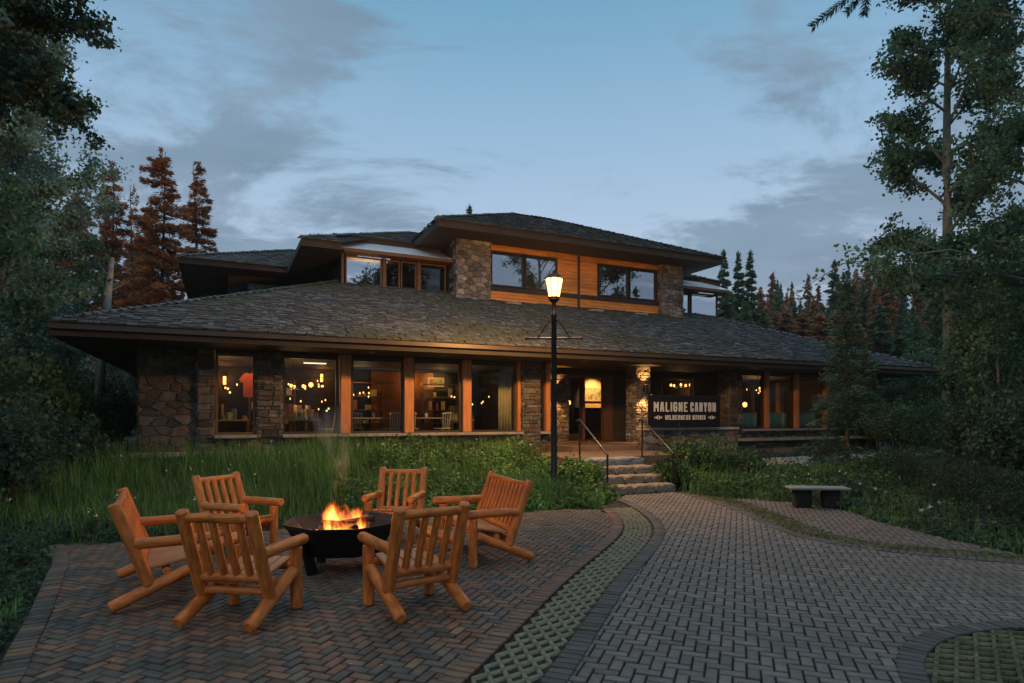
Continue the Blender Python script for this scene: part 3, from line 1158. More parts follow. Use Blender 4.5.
# upper block roof
UA0, UA1, UB0, UB1, UZ, UP = 6.24, 18.04, 18.85, 28.85, 7.84, .45
upper = frustum('upper_roof', UA0, UA1, UB0, UB1, UZ, UP, 4.95, .24)
shakes(upper, [(0, 0), (UA1 - UA0, 0), (UA1 - UA0 - 4.95, 4.95), (4.95, 4.95)], (UA0, UB0 - .05, UZ - .01), (1, 0), (0, 1), UP, .21)
shakes(upper, [(0, 0), (10, 0), (5.05, 4.95), (4.95, 4.95)], (UA0 - .03, UB0, UZ - .01), (0, 1), (1, 0), UP, .21)
shakes(upper, [(0, 0), (10, 0), (5.05, 4.95), (4.95, 4.95)], (UA1 + .03, UB0, UZ - .01), (0, 1), (-1, 0), UP, .21)
ridge_caps(upper, (UA0, UB0, UZ + .04), (UA0 + 4.95, UB0 + 4.95, UZ + 4.95 * UP + .05))
ridge_caps(upper, (UA1, UB0, UZ + .04), (UA1 - 4.95, UB0 + 4.95, UZ + 4.95 * UP + .05))
ridge_caps(upper, (UA0 + 4.95, UB0 + 4.95, UZ + 4.95 * UP + .05), (UA1 - 4.95, UB0 + 4.95, UZ + 4.95 * UP + .05))
# mid roofs beside it, cut back where the sloped glazing sits
MZ, MP = 6.98, .42


def mid_roof(sgn, a_end, a_in, cut, b0=19.8):
    """one-sided hip roof: a_end outer eave, a_in where it dies into the tall block, cut = where the glazing starts"""
    m_ = LB()
    bc, bt, bb_ = 21.55, 24.4, 29.0
    ze = lambda b: MZ + MP * (b - 19.8)
    z0 = ze(b0)
    s = sgn
    hip = (a_end + s * (bt - b0), bt, ze(bt))
    back = (a_end + s * (bt - b0), bb_ - (bt - b0) + .01, ze(bt))
    # front slope (slab of two skins)
    F0 = [(a_end, b0), (cut, b0), (cut, bc), (a_in, bc), (a_in, bt), (a_end + s * (bt - b0), bt)]
    top = [(a_, b2, ze(b2)) for a_, b2 in F0]
    botm = [(a_, b2, ze(b2) - .22) for a_, b2 in F0]
    n = len(F0)
    m_.add(top + botm, [tuple(range(n)), tuple(range(2 * n - 1, n - 1, -1))] + [(i, i + n, (i + 1) % n + n, (i + 1) % n) for i in range(n)])
    # side slope, soffit
    m_.add([(a_end, b0, z0), hip, back, (a_end, bb_, z0), (a_end, b0, z0 - .2), (a_end, bb_, z0 - .2)], [(0, 1, 2, 3), (0, 3, 5, 4)])
    wall_a = a_end + s * 1.3
    if s > 0:
        m_.add([(a_end, b0, MZ - .2), (a_end, bb_, MZ - .2), (wall_a, bb_, MZ - .2), (wall_a, b0, MZ - .2)], [(0, 1, 2, 3)])
    o = m_.build('side_roof', M['soffit'])
    ud = (s, 0)
    pl = [(abs(a_ - a_end), b2 - b0) for a_, b2 in F0]
    shakes(o, pl, (a_end, b0 - .04, z0 - .005), ud, (0, 1), MP, .21)
    ridge_caps(o, (a_end, b0, z0 + .04), (hip[0], hip[1], hip[2] + .04))
    ridge_caps(o, (hip[0], hip[1], hip[2] + .04), (a_in, bt, hip[2] + .04))
    return o


mid_roof(1, 2.24, 8.2, 3.42)
mid_roof(-1, 19.85, 16.0, 19.83, 20.9)


def dormer(a0, a1, s, cut):
    """glazed clerestory with a beam and sloped skylight over it"""
    m_ = LB()
    m_.bb(a0, a1, 20.75, 26, 5.3, 5.86)
    m_.bb(a0, a1, 20.95, 21.0, 5.86, 6.9) if False else None
    m_.bb(a0 if s > 0 else a1 - .12, a0 + .12 if s > 0 else a1, 20.8, 26, 5.86, 6.9)
    m_.build('clerestory_wall', M['trim'])
    bm_ = LB()
    bm_.bb(min(a0, cut) - .02, max(a1, cut) + .02, 20.18, 20.62, 6.84, 6.95)
    bm_.build('beam', M['frame_wood'])
    g_ = LB()
    lo, hi = (20.2, 6.965), (21.5, 7.52)
    g_.add([(cut, lo[0], lo[1]), (a1 if s > 0 else a0, lo[0], lo[1]), (a1 if s > 0 else a0, hi[0], hi[1]), (cut, hi[0], hi[1]),
            (cut, lo[0], lo[1] - .03), (a1 if s > 0 else a0, lo[0], lo[1] - .03), (a1 if s > 0 else a0, hi[0], hi[1] - .03), (cut, hi[0], hi[1] - .03)],
           [(0, 1, 2, 3), (7, 6, 5, 4), (0, 4, 5, 1), (3, 7, 4, 0), (1, 5, 6, 2), (2, 6, 7, 3)])
    g_.build('skylight', M['skylight'])


dormer(3.55, 7.2, 1, 3.5)
dormer(16.9, 19.6, -1, 19.7)
for (a0, a1, gl) in ((3.72, 4.92, 'glass_bright'), (5.02, 5.52, 'glass_dim'), (5.56, 6.1, 'glass_dim'), (6.22, 7.16, 'glass_dim')):
    window(a0, a1, 20.72, 5.88, 6.84, gl, 'frame_wood', .045)
for (a0, a1) in ((16.95, 18.0), (18.06, 19.55)):
    window(a0, a1, 20.72, 5.88, 6.84, 'glass_bright', 'frame', .05)
for a_ in (3.62, 4.97, 6.16):
    p_ = LB()
    p_.rbox((a_, 20.72, 6.36), (.09, .14, .98), .008)
    p_.build('mullion', M['frame_wood'])
# far-left wing behind
w_ = LB()
w_.bb(.3, 4, 25.2, 31, 4.2, 6.79)
w_.build('wing_wall', M['soffit'])
stone_block('wing_stone', 1.0, 3.9, 25.0, 25.19, 4.2, 6.5, 'fl', rubble=.34, tone=1.5)
wing = frustum('wing_roof', -1.26, 8.0, 24.0, 33.0, 7.0, .40, 4.0, .2)
shakes(wing, [(0, 0), (9, 0), (5, 4), (4, 4)], (-1.26, 23.96, 6.99), (1, 0), (0, 1), .40, .21)
shakes(wing, [(0, 0), (9, 0), (5, 4), (4, 4)], (-1.28, 24, 6.99), (0, 1), (1, 0), .40, .21)
ridge_caps(wing, (-1.26, 24, 7.04), (2.74, 28, 8.64))
ridge_caps(wing, (2.74, 28, 8.64), (7, 28, 8.64))
# upper walls
w_ = LB()
w_.bb(7.35, 16.85, 20.1, 20.25, 5.2, 6.1)
w_.bb(7.35, 8.6, 20.1, 20.25, 6.1, 7.6)
w_.bb(11.22, 12.98, 20.1, 20.25, 6.1, 7.6)
w_.bb(15.66, 16.85, 20.1, 20.25, 6.1, 7.6)
w_.bb(8.6, 15.7, 20.1, 20.25, 7.38, 7.6)
w_.bb(7.25, 7.4, 20.25, 27, 5.2, 7.6)
w_.bb(16.75, 16.9, 20.25, 27, 5.2, 7.6)
w_.bb(7.4, 16.75, 24, 24.1, 5.2, 7.6)
w_.build('upper_wall', M['int_dark'])
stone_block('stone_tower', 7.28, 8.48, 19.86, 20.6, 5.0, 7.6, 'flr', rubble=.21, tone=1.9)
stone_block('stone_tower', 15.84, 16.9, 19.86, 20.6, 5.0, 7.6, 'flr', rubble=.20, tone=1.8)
s_ = LB()


def lap(a0, a1, z0, z1):
    z = z0
    while z < z1 - .01:
        h = min(.135, z1 - z)
        x = a0
        while x < a1 - .01:
            w = min(random.uniform(1.2, 3.2), a1 - x)
            if a1 - x - w < .4:
                w = a1 - x
            c = np.array((1, 1, 1)) * random.uniform(.75, 1.2)
            s_.add([(x + .002, 20.045, z), (x + w - .002, 20.045, z), (x + w - .002, 20.07, z + h - .003), (x + .002, 20.07, z + h - .003), (x + .002, 20.1, z), (x + w - .002, 20.1, z)],
                   [(0, 1, 2, 3), (4, 5, 1, 0)], tuple(c))
            x += w
        z += h


lap(8.5, 15.84, 5.35, 5.98)
lap(11.24, 12.96, 6.14, 7.6)
lap(8.5, 15.84, 7.40, 7.6)
s_.build('siding', M['siding'])
t_ = LB()
t_.bb(8.5, 15.84, 20.0, 20.09, 5.985, 6.125)
t_.build('trim_band', M['trim'])
for (a0, a1) in ((8.58, 9.84), (9.9, 11.2), (13.0, 14.34), (14.42, 15.68)):
    window(a0, a1, 20.02, 6.16, 7.37, 'glass_up', 'frame', .045)
for a_ in (9.87, 14.38):
    t_ = LB()
    t_.rbox((a_, 20.02, 6.77), (.10, .06, 1.22), .006)
    t_.build('mullion', M['siding'])
t_ = LB()
t_.tube((12.1, 19.98, 5.55), (12.1, 19.98, 7.55), .045, n=8)
t_.tube((12.1, 19.98, 5.55), (12.1, 19.6, 5.52), .045, n=8)
t_.build('downspout', M['trim'])
for (a_, bz) in ((9.2, 19.55), (12.55, 19.5), (14.6, 19.55)):
    v_ = LB()
    z_ = LZ + LP * (bz - LB0) + .07
    v_.rbox((a_, bz, z_), (.55, .22, .07), .01)
    v_.build('roof_vent', M['ledge'])
# small soffit downlights, unlit
for a_, b2 in ((3.3, 15.0), (5.1, 15.0), (9.2, 14.95), (12.2, 14.95)):
    v_ = LB()
    v_.lathe([(.08, 0), (.09, .012), (.09, .03)], (a_, b2, SOF - .03), 12)
    v_.build('downlight', M['ledge'])

# ------------------------------------------------------------------ lamps at the door


def spot(name, parent, loc, target, energy, size, blend=.5, color=(1, .46, .13)):
    d = bpy.data.lights.new(name, 'SPOT')
    d.energy, d.spot_size, d.spot_blend, d.color = energy, size, blend, color
    d.shadow_soft_size = .04
    o = bpy.data.objects.new(name, d)
    COL.objects.link(o)
    o.parent = parent
    o.location = loc
    o.rotation_euler = (Vector(loc) - Vector(target)).to_track_quat('Z', 'Y').to_euler()
    return o


def point(name, parent, loc, energy, color=(1, .52, .2), rad=.08):
    d = bpy.data.lights.new(name, 'POINT')
    d.energy, d.color, d.shadow_soft_size = energy, color, rad
    o = bpy.data.objects.new(name, d)
    COL.objects.link(o)
    o.parent = parent
    o.location = loc
    return o


def updown(a, b, z, label, e=48):
    t = empty('wall_sconce', W(a, b, z), TH, label, 'wall light', 'up and down lights at the entrance')
    m_ = MB()
    m_.lathe([(.045, -.11), (.055, -.11), (.055, .11), (.045, .11)], (0, -.09, 0), 14)
    m_.box((0, -.02, 0), (.09, .05, .12))
    m_.build('housing', M['iron'], t, True)
    g = MB()
    g.lathe([(.042, 0), (.042, .01)], (0, -.09, .103), 12)
    g.build('lens', M['bulb_warm'], t)
    spot('up_beam', t, (0, -.13, .13), (0, -.04, .6), e * 1.0, R(95))
    spot('down_beam', t, (0, -.19, -.13), (0, -.06, -.9), e * 2.2, R(84))
    return t


updown(11.83, 15.69, 2.45, 'lit up and down light on the stone porch pillar beside the black sign')
updown(9.55, 17.24, 2.35, 'lit up and down light on the stone pier left of the glass door', 40)

# ------------------------------------------------------------------ steps and rails


def rough_block(mb, c, s_, j):
    """split-faced stone: gridded box with knocked-about vertices"""
    n = (7, 4, 4)
    vid, vs, fs = {}, [], []

    def vert(i, k, l):
        if (i, k, l) not in vid:
            p = [(q / m - .5) * d for q, m, d in zip((i, k, l), n, s_)]
            edge = sum(q in (0, m) for q, m in zip((i, k, l), n))
            pull = .012 * (edge - 1)
            p = [q - math.copysign(pull, q) if abs(q) > .4 * d else q for q, d in zip(p, s_)]
            vid[(i, k, l)] = len(vs)
            vs.append([c[m] + p[m] + random.uniform(-j, j) * (.5 if m == 2 else 1) for m in range(3)])
        return vid[(i, k, l)]
    for l in (0, n[2]):
        for i in range(n[0]):
            for k in range(n[1]):
                fs.append([vert(i, k, l), vert(i + 1, k, l), vert(i + 1, k + 1, l), vert(i, k + 1, l)])
    for k in (0, n[1]):
        for i in range(n[0]):
            for l in range(n[2]):
                fs.append([vert(i, k, l), vert(i + 1, k, l), vert(i + 1, k, l + 1), vert(i, k, l + 1)])
    for i in (0, n[0]):
        for k in range(n[1]):
            for l in range(n[2]):
                fs.append([vert(i, k, l), vert(i, k + 1, l), vert(i, k + 1, l + 1), vert(i, k, l + 1)])
    mb.add(vs, fs)


st = empty('stone_steps', W(7.95, 11.2, 0), TH, 'four rough tan stone steps climbing from the brick path to the entrance', 'steps')
for i in range(4):
    m_ = MB()
    z0, z1 = (.0 if i == 0 else .165 * i + .004), .165 * (i + 1) + .015
    n_ = 9
    f0 = -.72 + .35 * i
    w0 = 1.6 - .02 * i
    for k in range(3 if i < 3 else 2):
        nseg = 3 if i < 3 else 2
        xa, xb = -w0 / 2 + w0 * k / nseg, -w0 / 2 + w0 * (k + 1) / nseg
        rough_block(m_, ((xa + xb) / 2, f0 + .22 + random.uniform(-.012, .012), (z0 + z1) / 2 - .01), (xb - xa - .012, .44, z1 - z0 + .02), .009)
    m_.build('step', M['step'] if i < 3 else M['capstone'], st)
for sx, lab in ((-.86, 'left'), (.80, 'right')):
    base = W(7.95 + sx, 11.2, 0)
    nm = 'black iron handrail on the %s of the stone steps, %s' % (lab, 'against the leafy plant bed' if lab == 'left' else 'below the black sign')
    t = empty('handrail', base, TH, nm, 'handrail', 'handrails of the entrance steps')
    m_ = MB()
    m_.path([(0, -.62, .80), (0, -.58, .835), (0, .44, 1.50), (0, .52, 1.52), (0, .62, 1.49)], .022, 10)
    m_.build('rail', M['rail'], t, True)
    for (y_, zt, zb) in ((-.60, .82, 0), (.47, 1.50, .6)):
        m_ = MB()
        m_.tube((0, y_, zb), (0, y_, zt), .02, n=8)
        m_.build('post', M['iron'], t, True)

# ------------------------------------------------------------------ sign


def text_mesh(s, size, sx, bold, name, parent, loc):
    cu = bpy.data.curves.new(name, 'FONT')
    cu.body = s
    cu.size = size
    cu.offset = bold
    cu.extrude = .006
    cu.align_x = 'CENTER'
    cu.align_y = 'CENTER'
    cu.space_character = 1.16
    to = bpy.data.objects.new('tmp', cu)
    COL.objects.link(to)
    bpy.context.view_layer.update()
    me = bpy.data.meshes.new_from_object(to.evaluated_get(bpy.context.evaluated_depsgraph_get()))
    bpy.data.objects.remove(to)
    me.name = name
    me.materials.clear()
    me.materials.append(M['letter'])
    o = bpy.data.objects.new(name, me)
    COL.objects.link(o)
    o.parent = parent
    o.location = loc
    o.rotation_euler = (R(90), 0, 0)
    o.scale = (sx, 1, 1)
    return o


sg = empty('sign', W(11.64, 13.6, 1.26), TH, 'black banner sign with pale block letters reading MALIGNE CANYON WILDERNESS KITCHEN', 'sign')
m_ = MB()
m_.rbox((0, 0, .465), (2.5, .05, .89), .01)
m_.build('board', M['sign'], sg)
# condensed slab capitals drawn as strokes
GLY = {
    'M': [[(0, 0), (0, 1), (.5, .42), (1, 1), (1, 0)]], 'A': [[(0, 0), (.28, 1), (.72, 1), (1, 0)], [(.14, .32), (.86, .32)]],
    'L': [[(0, 1), (0, 0), (.9, 0)]], 'I': [[(.5, 0), (.5, 1)]], 'G': [[(1, .78), (1, .86), (.82, 1), (.18, 1), (0, .82), (0, .18), (.18, 0), (.82, 0), (1, .18), (1, .48), (.55, .48)]],
    'N': [[(0, 0), (0, 1), (1, 0), (1, 1)]], 'E': [[(.95, 1), (0, 1), (0, 0), (.95, 0)], [(0, .5), (.75, .5)]],
    'C': [[(1, .72), (1, .84), (.82, 1), (.18, 1), (0, .82), (0, .18), (.18, 0), (.82, 0), (1, .16), (1, .28)]],
    'Y': [[(0, 1), (.5, .45), (1, 1)], [(.5, .45), (.5, 0)]], 'O': [[(.18, 0), (0, .18), (0, .82), (.18, 1), (.82, 1), (1, .82), (1, .18), (.82, 0), (.18, 0)]],
    'W': [[(0, 1), (.2, 0), (.5, .62), (.8, 0), (1, 1)]], 'D': [[(0, 0), (0, 1), (.75, 1), (1, .8), (1, .2), (.75, 0), (0, 0)]],
    'R': [[(0, 0), (0, 1), (.8, 1), (1, .84), (1, .62), (.8, .46), (0, .46)], [(.5, .46), (1, 0)]],
    'S': [[(1, .76), (1, .86), (.82, 1), (.18, 1), (0, .86), (0, .66), (.14, .54), (.86, .46), (1, .34), (1, .16), (.82, 0), (.18, 0), (0, .14), (0, .26)]],
    'K': [[(0, 0), (0, 1)], [(1, 1), (.12, .46)], [(.34, .6), (1, 0)]], 'T': [[(0, 1), (1, 1)], [(.5, 1), (.5, 0)]], 'H': [[(0, 0), (0, 1)], [(1, 0), (1, 1)], [(0, .5), (1, .5)]],
}


def lettering(s, x0, x1, z0, z1, sw, name):
    m_ = MB()
    wd = {'I': .25, ' ': .55, 'M': 1.25, 'W': 1.3}
    gap = .42
    tot = sum(wd.get(c, 1) for c in s) + gap * (len(s) - 1)
    un = (x1 - x0) / tot
    x = x0
    k = 0
    for c in s:
        w = wd.get(c, 1) * un
        for stroke in GLY.get(c, []):
            for (p, q) in zip(stroke[:-1], stroke[1:]):
                a_ = Vector((x + sw / 2 + p[0] * (w - sw), 0, z0 + sw / 2 + p[1] * (z1 - z0 - sw)))
                b2 = Vector((x + sw / 2 + q[0] * (w - sw), 0, z0 + sw / 2 + q[1] * (z1 - z0 - sw)))
                d = b2 - a_
                an = math.atan2(d.z, d.x)
                k += 1
                m_.box((a_ + b2) / 2 + Vector((0, -.031 - .0003 * (k % 7), 0)), (d.length + sw * .8, .012, sw), Matrix.Rotation(-an, 3, 'Y'))
        x += w + gap * un
    m_.build(name, M['letter'], sg)


lettering('MALIGNE', -1.08, .07, .455, .72, .045, 'name_lettering')
lettering('CANYON', .17, 1.08, .455, .72, .045, 'name_lettering')
lettering('WILDERNESS', -.70, .17, .235, .365, .024, 'lower_lettering')
lettering('KITCHEN', .25, .70, .235, .365, .024, 'lower_lettering')
for x_ in (-.93, .93):
    m_ = MB()
    for s_, w_ in ((1, .10), (.62, .10)):
        pass
    for q in range(2):
        sg_ = -1 if q else 1
        m_.add([(x_ + sg_ * .015, -.033, .36), (x_ + sg_ * .10, -.033, .30), (x_ + sg_ * .015, -.033, .24), (x_ + sg_ * .015, -.026, .36), (x_ + sg_ * .10, -.026, .30), (x_ + sg_ * .015, -.026, .24)],
               [(0, 1, 2), (5, 4, 3), (0, 3, 4, 1), (1, 4, 5, 2), (2, 5, 3, 0)])
        m_.box((x_ + sg_ * .115, -.03, .30), (.012, .008, .07))
    m_.build('ornament', M['letter'], sg)

# ------------------------------------------------------------------ lamp post
lpX, lpY = .86, 12.8
lpz = float(height(lpX, lpY))
lp = empty('lamp_post', (lpX, lpY, lpz), 0, 'tall black lamp post with glowing lantern and a ladder bar, in the plant bed', 'lamp post')
H_ = 3.96 - lpz
m_ = MB()
m_.lathe([(.10, 0), (.10, .06), (.066, .10), (.062, 1.2), (.052, H_ - .35), (.064, H_ - .33), (.064, H_ - .27), (.05, H_ - .25), (.045, H_ - .05), (.08, H_)], n=18)
m_.build('pole', M['iron'], lp, True)
m_ = MB()
zb = 3.19 - lpz
m_.tube((-.55, 0, zb), (.55, 0, zb), .022, n=8)
for s_ in (-1, 1):
    m_.tube((s_ * .55, 0, zb), (s_ * .59, 0, zb), .034, n=8)
m_.build('ladder_bar', M['iron'], lp, True)
for s_ in (-1, 1):
    m_ = MB()
    pts = []
    for k in range(9):
        t = k / 8
        pts.append((s_ * (.06 + .36 * t), 0, zb + .38 * (1 - t) ** 1.4 + .03 * math.sin(t * 6.2)))
    m_.path(pts, .013, 6)
    m_.build('scroll_brace', M['iron'], lp, True)
m_ = MB()
m_.lathe([(.10, 0), (.115, .03), (.105, .05), (.13, .075)], (0, 0, H_), 8)
for k in range(8):
    an = 2 * math.pi * (k + .5) / 8
    m_.tube((.125 * math.cos(an), .125 * math.sin(an), H_ + .07), (.195 * math.cos(an), .195 * math.sin(an), H_ + .44), .010, n=5)
m_.lathe([(.21, .44), (.21, .455), (.13, .53), (.035, .56), (.03, .62), (.001, .64)], (0, 0, H_), 8)
m_.build('lantern_frame', M['iron'], lp)
m_ = MB()
m_.lathe([(.115, .078), (.185, .437)], (0, 0, H_), 8)
m_.build('lantern_glass', M['lantern'], lp)
point('lamp_light', lp, (0, -.32, H_ + .34), 28, (1, .50, .16), .15)
point('lamp_light', lp, (0, .36, H_ + .42), 820, (1, .50, .16), .15)

# ------------------------------------------------------------------ log chairs


def log_chair(name, hw, nsl, mat, label, cat, x, y, fx, fy):
    rz = math.atan2(fy, fx) - math.pi / 2
    t = empty(name, (x, y, 0), rz, label, cat, 'log seats round the fire pit')
    T = lambda p0, p1, r, nm, mt=mat, r1=None: (lambda m_: (m_.tube(p0, p1, r, r1, 14, True, r * .22, r * .10, 6), m_.build(nm, mt, t, True))[1])(MB())
    for s_ in (-1, 1):
        T((s_ * hw, -.43, .058), (s_ * hw, .21, .325), .050, 'skid')
        T((s_ * hw, -.155, .205), (s_ * hw, -.40, .895), .050, 'back_post', r1=.047)
        T((s_ * hw, .25, 0), (s_ * hw, .25, .515), .049, 'front_leg')
        T((s_ * (hw + .01), -.265, .56), (s_ * (hw + .01), .37, .56), .046, 'arm')
    bp = lambda z: -.155 - (z - .205) / .69 * .245          # line of the back posts
    T((-hw, bp(.84), .84), (hw, bp(.84), .84), .036, 'top_rail')
    T((-hw, bp(.36), .36), (hw, bp(.36), .36), .034, 'back_rail')
    T((-hw, bp(.25) - .0, .25), (hw, bp(.25), .25), .032, 'back_rail')
    T((-hw + .02, .24, .36), (hw - .02, .24, .36), .036, 'front_rail')
    for k in range(nsl):
        xx = -hw + 2 * hw * (k + 1) / (nsl + 1) + random.uniform(-.006, .006)
        xx = (xx) * (.96)
        T((xx, bp(.365) + .005, .365), (xx, bp(.835) + .005, .835), .030, 'back_slat')
    ns = 5 if nsl < 6 else 10
    for k in range(ns):
        wd = 2 * (hw - .06) / ns
        xx = -(hw - .06) + wd * (k + .5)
        m_ = MB()
        m_.rbox((xx, .035, .365), (wd - .012, .50, .024), .006, Matrix.Rotation(R(11), 3, 'X'))
        m_.build('seat_slat', M['slat'], t)
    T((-hw + .02, -.03, .30), (hw - .02, -.03, .30), .03, 'seat_support')
    return t


log_chair('log_loveseat', .60, 9, M['log'], 'two-seat orange log loveseat on the far left, side on to the fire pit', 'loveseat', -3.15, 5.75, .87, .49)
log_chair('log_chair', .285, 4, M['log_y'], 'orange log armchair behind the left loveseat, angled towards the fire from the grass edge', 'chair', -3.23, 7.42, .91, -.41)
log_chair('log_chair', .285, 4, M['log'], 'orange log armchair seen from behind at left front, before the loveseat', 'chair', -2.12, 5.01, .17, .985)
log_chair('log_chair', .285, 4, M['log_y'], 'golden log armchair facing the camera behind the fire pit', 'chair', -1.52, 8.17, -.1, -.99)
log_chair('log_loveseat', .60, 9, M['log'], 'two-seat orange log loveseat right of the fire pit in front of the plant bed', 'loveseat', -.40, 7.25, -.93, -.37)
log_chair('log_chair', .285, 4, M['log'], 'reddish log armchair seen from behind at right front, nearest the turf strip', 'chair', -.84, 5.25, -.56, .83)

# ------------------------------------------------------------------ fire pit, fire, smoke
FPX, FPY = -1.78, 6.60
fp = empty('fire_pit', (FPX, FPY, 0), 0, 'black steel eight-sided fire pit bowl on short legs among the log chairs', 'fire pit')
ph = R(22.5 + 8)
m_ = MB()
m_.lathe([(.42, .185), (.575, .455), (.62, .488), (.62, .505), (.58, .50), (.54, .44), (.38, .275)], n=8, ph=ph)
m_.build('bowl', M['steel'], fp)
for k in range(4):
    an = ph + math.pi / 2 * k + R(22)
    c_, s_ = math.cos(an), math.sin(an)
    m_ = MB()
    m_.box((.42 * c_, .42 * s_, .16), (.10, .05, .34), Matrix.Rotation(an, 3, 'Z') @ Matrix.Rotation(R(14), 3, 'Y'))
    m_.build('leg', M['steel'], fp)
m_ = MB()
m_.lathe([(.37, .30), (.42, .345), (.2, .37), (.01, .375)], n=16)
tag(m_.build('ash_bed', M['char'], fp))
for k, (x0, y0, z0, x1, y1, z1, r_) in enumerate(((-.24, -.10, .40, .28, .02, .44, .05), (-.10, .20, .40, .18, -.22, .45, .045), (-.20, .10, .44, .24, .16, .42, .05), (-.05, -.15, .48, .30, .10, .50, .04), (-.22, .0, .46, .05, -.2, .5, .04))):
    m_ = MB()
    m_.tube((FPX + x0, FPY + y0, z0), (FPX + x1, FPY + y1, z1), r_, r_ * .9, 9, True, .006, .006, 4)
    lab = ('thick charred log lying front and lowest in the fire', 'charred log lying across the fire from back left', 'charred log at the back of the burning bowl',
           'thin charred log on top of the fire at right', 'short charred log on top of the fire at left')[k]
    tag(m_.build('firewood', M['char'], None, True), lab, 'firewood', 'logs burning in the fire pit')

fm = bpy.data.materials.new('flame')
fm.use_nodes = True
FN, FL = fm.node_tree.nodes, fm.node_tree.links
FN.remove(FN['Principled BSDF'])


def fmath(op, a, b=None, clamp=False):
    n = FN.new('ShaderNodeMath')
    n.operation = op
    n.use_clamp = clamp
    for i, v in enumerate((a, b)):
        if v is None:
            continue
        if isinstance(v, (int, float)):
            n.inputs[i].default_value = v
        else:
            FL.new(v, n.inputs[i])
    return n.outputs[0]


ftc = FN.new('ShaderNodeTexCoord')
fsp = FN.new('ShaderNodeSeparateXYZ')
FL.new(ftc.outputs['Object'], fsp.inputs[0])
fmp = FN.new('ShaderNodeMapping')
fmp.inputs['Location'].default_value = (.35, .1, .7)
fmp.inputs['Rotation'].default_value = (0, R(8), 0)
fmp.inputs['Scale'].default_value = (1, 1, .38)
FL.new(ftc.outputs['Object'], fmp.inputs[0])
fnz = FN.new('ShaderNodeTexNoise')
fnz.inputs['Scale'].default_value = 9.5
fnz.inputs['Detail'].default_value = 3
fnz.inputs['Distortion'].default_value = 1.1
FL.new(fmp.outputs[0], fnz.inputs[0])
# taller on the left: threshold rises with height, and faster to the right
hgt_ = fmath('DIVIDE', fmath('SUBTRACT', fsp.outputs[2], .41), fmath('SUBTRACT', .31, fmath('MULTIPLY', fsp.outputs[0], .55)))
thr = fmath('ADD', .41, fmath('MULTIPLY', fmath('POWER', fmath('MAXIMUM', hgt_, 0.0), 1.3), .30))
den_ = fmath('MULTIPLY', fmath('SUBTRACT', fnz.outputs[0], thr), 7.0, True)
frp = FN.new('ShaderNodeValToRGB')
FL.new(fmath('ADD', fmath('MULTIPLY', den_, .75), fmath('MULTIPLY', hgt_, -.28)), frp.inputs[0])
fe = frp.color_ramp.elements
fe[0].color = (1, .075, .004, 1)
fe[1].color = (1, .46, .10, 1)
fe[1].position = .8
fe.new(.4).color = (1, .22, .018, 1)
fem = FN.new('ShaderNodeEmission')
FL.new(frp.outputs[0], fem.inputs[0])
FL.new(fmath('MULTIPLY', den_, 20.0), fem.inputs[1])
FL.new(fem.outputs[0], FN['Material Output'].inputs['Volume'])
m_ = MB()
m_.lathe([(.17, .405), (.26, .43), (.27, .52), (.24, .62), (.19, .72), (.12, .82), (.03, .88)], (.02, 0, 0), 16)
fo = m_.build('fire', fm, None, True)
fo.location = (FPX, FPY, 0)
tag(fo, 'orange flames licking up from the burning logs in the steel bowl', 'fire')
m_ = MB()
for k in range(26):
    x0, y0 = random.uniform(-.24, .28), random.uniform(-.2, .2)
    m_.box((x0, y0, .39 + random.uniform(0, .03)), (.05, .04, .03), Matrix.Rotation(random.uniform(0, 3), 3, 'Z'))
eo = m_.build('embers', M['ember'], fp)
point('fire_light', fo, (-.02, -.02, .66), 16, (1, .36, .08), .14)
sm_m = bpy.data.materials.new('smoke')
sm_m.use_nodes = True
sn, sl = sm_m.node_tree.nodes, sm_m.node_tree.links
sn.remove(sn['Principled BSDF'])
pv = sn.new('ShaderNodeVolumePrincipled')
pv.inputs['Color'].default_value = (.80, .86, .95, 1)
pv.inputs['Anisotropy'].default_value = .2
stc = sn.new('ShaderNodeTexCoord')
snz = sn.new('ShaderNodeTexNoise')
snz.inputs['Scale'].default_value = 5
snz.inputs['Detail'].default_value = 4
snz.inputs['Distortion'].default_value = 1.2
smp = sn.new('ShaderNodeMapping')
smp.inputs['Scale'].default_value = (1.3, 1.3, .6)
sl.new(stc.outputs['Object'], smp.inputs[0])
sl.new(smp.outputs[0], snz.inputs[0])
smr = sn.new('ShaderNodeMapRange')
smr.inputs[1].default_value = .46
smr.inputs[2].default_value = .72
smr.inputs[3].default_value = 0
smr.inputs[4].default_value = 1.6
sl.new(snz.outputs[0], smr.inputs[0])
sl.new(smr.outputs[0], pv.inputs['Density'])
sl.new(pv.outputs[0], sn['Material Output'].inputs['Volume'])
m_ = MB()
pts, rad = [], []
for k in range(10):
    t = k / 9
    pts.append((-.06 + .10 * math.sin(t * 4.5) * t - .03 * t, .05 * math.cos(t * 5), .74 + .9 * t))
    rad.append(.05 + .13 * t)
m_.path(pts, rad, 12)
so = m_.build('smoke', sm_m, None, True)
so.location = (FPX, FPY, 0)
tag(so, 'thin pale wisp of smoke rising from the fire', 'smoke', kind='stuff')

# ------------------------------------------------------------------ bench
t = empty('stone_bench', (5.32, 10.9, 0), R(-7), 'low grey slab bench on dark blocks by the right edge of the path', 'bench')
m_ = MB()
m_.rbox((0, 0, .345), (.98, .36, .045), .012)
m_.build('seat', M['bench_top'], t)
for s_ in (-1, 1):
    m_ = MB()
    rough_block(m_, (s_ * .24, .03, .15), (.30, .22, .33), .010)
    m_.build('leg', M['bench_leg'], t)

# ------------------------------------------------------------------ inside the windows


def place(name, a, b, z, label, cat, group=None, rz=0.0):
    return empty(name, W(a, b, z), TH + rz, label, cat, group)


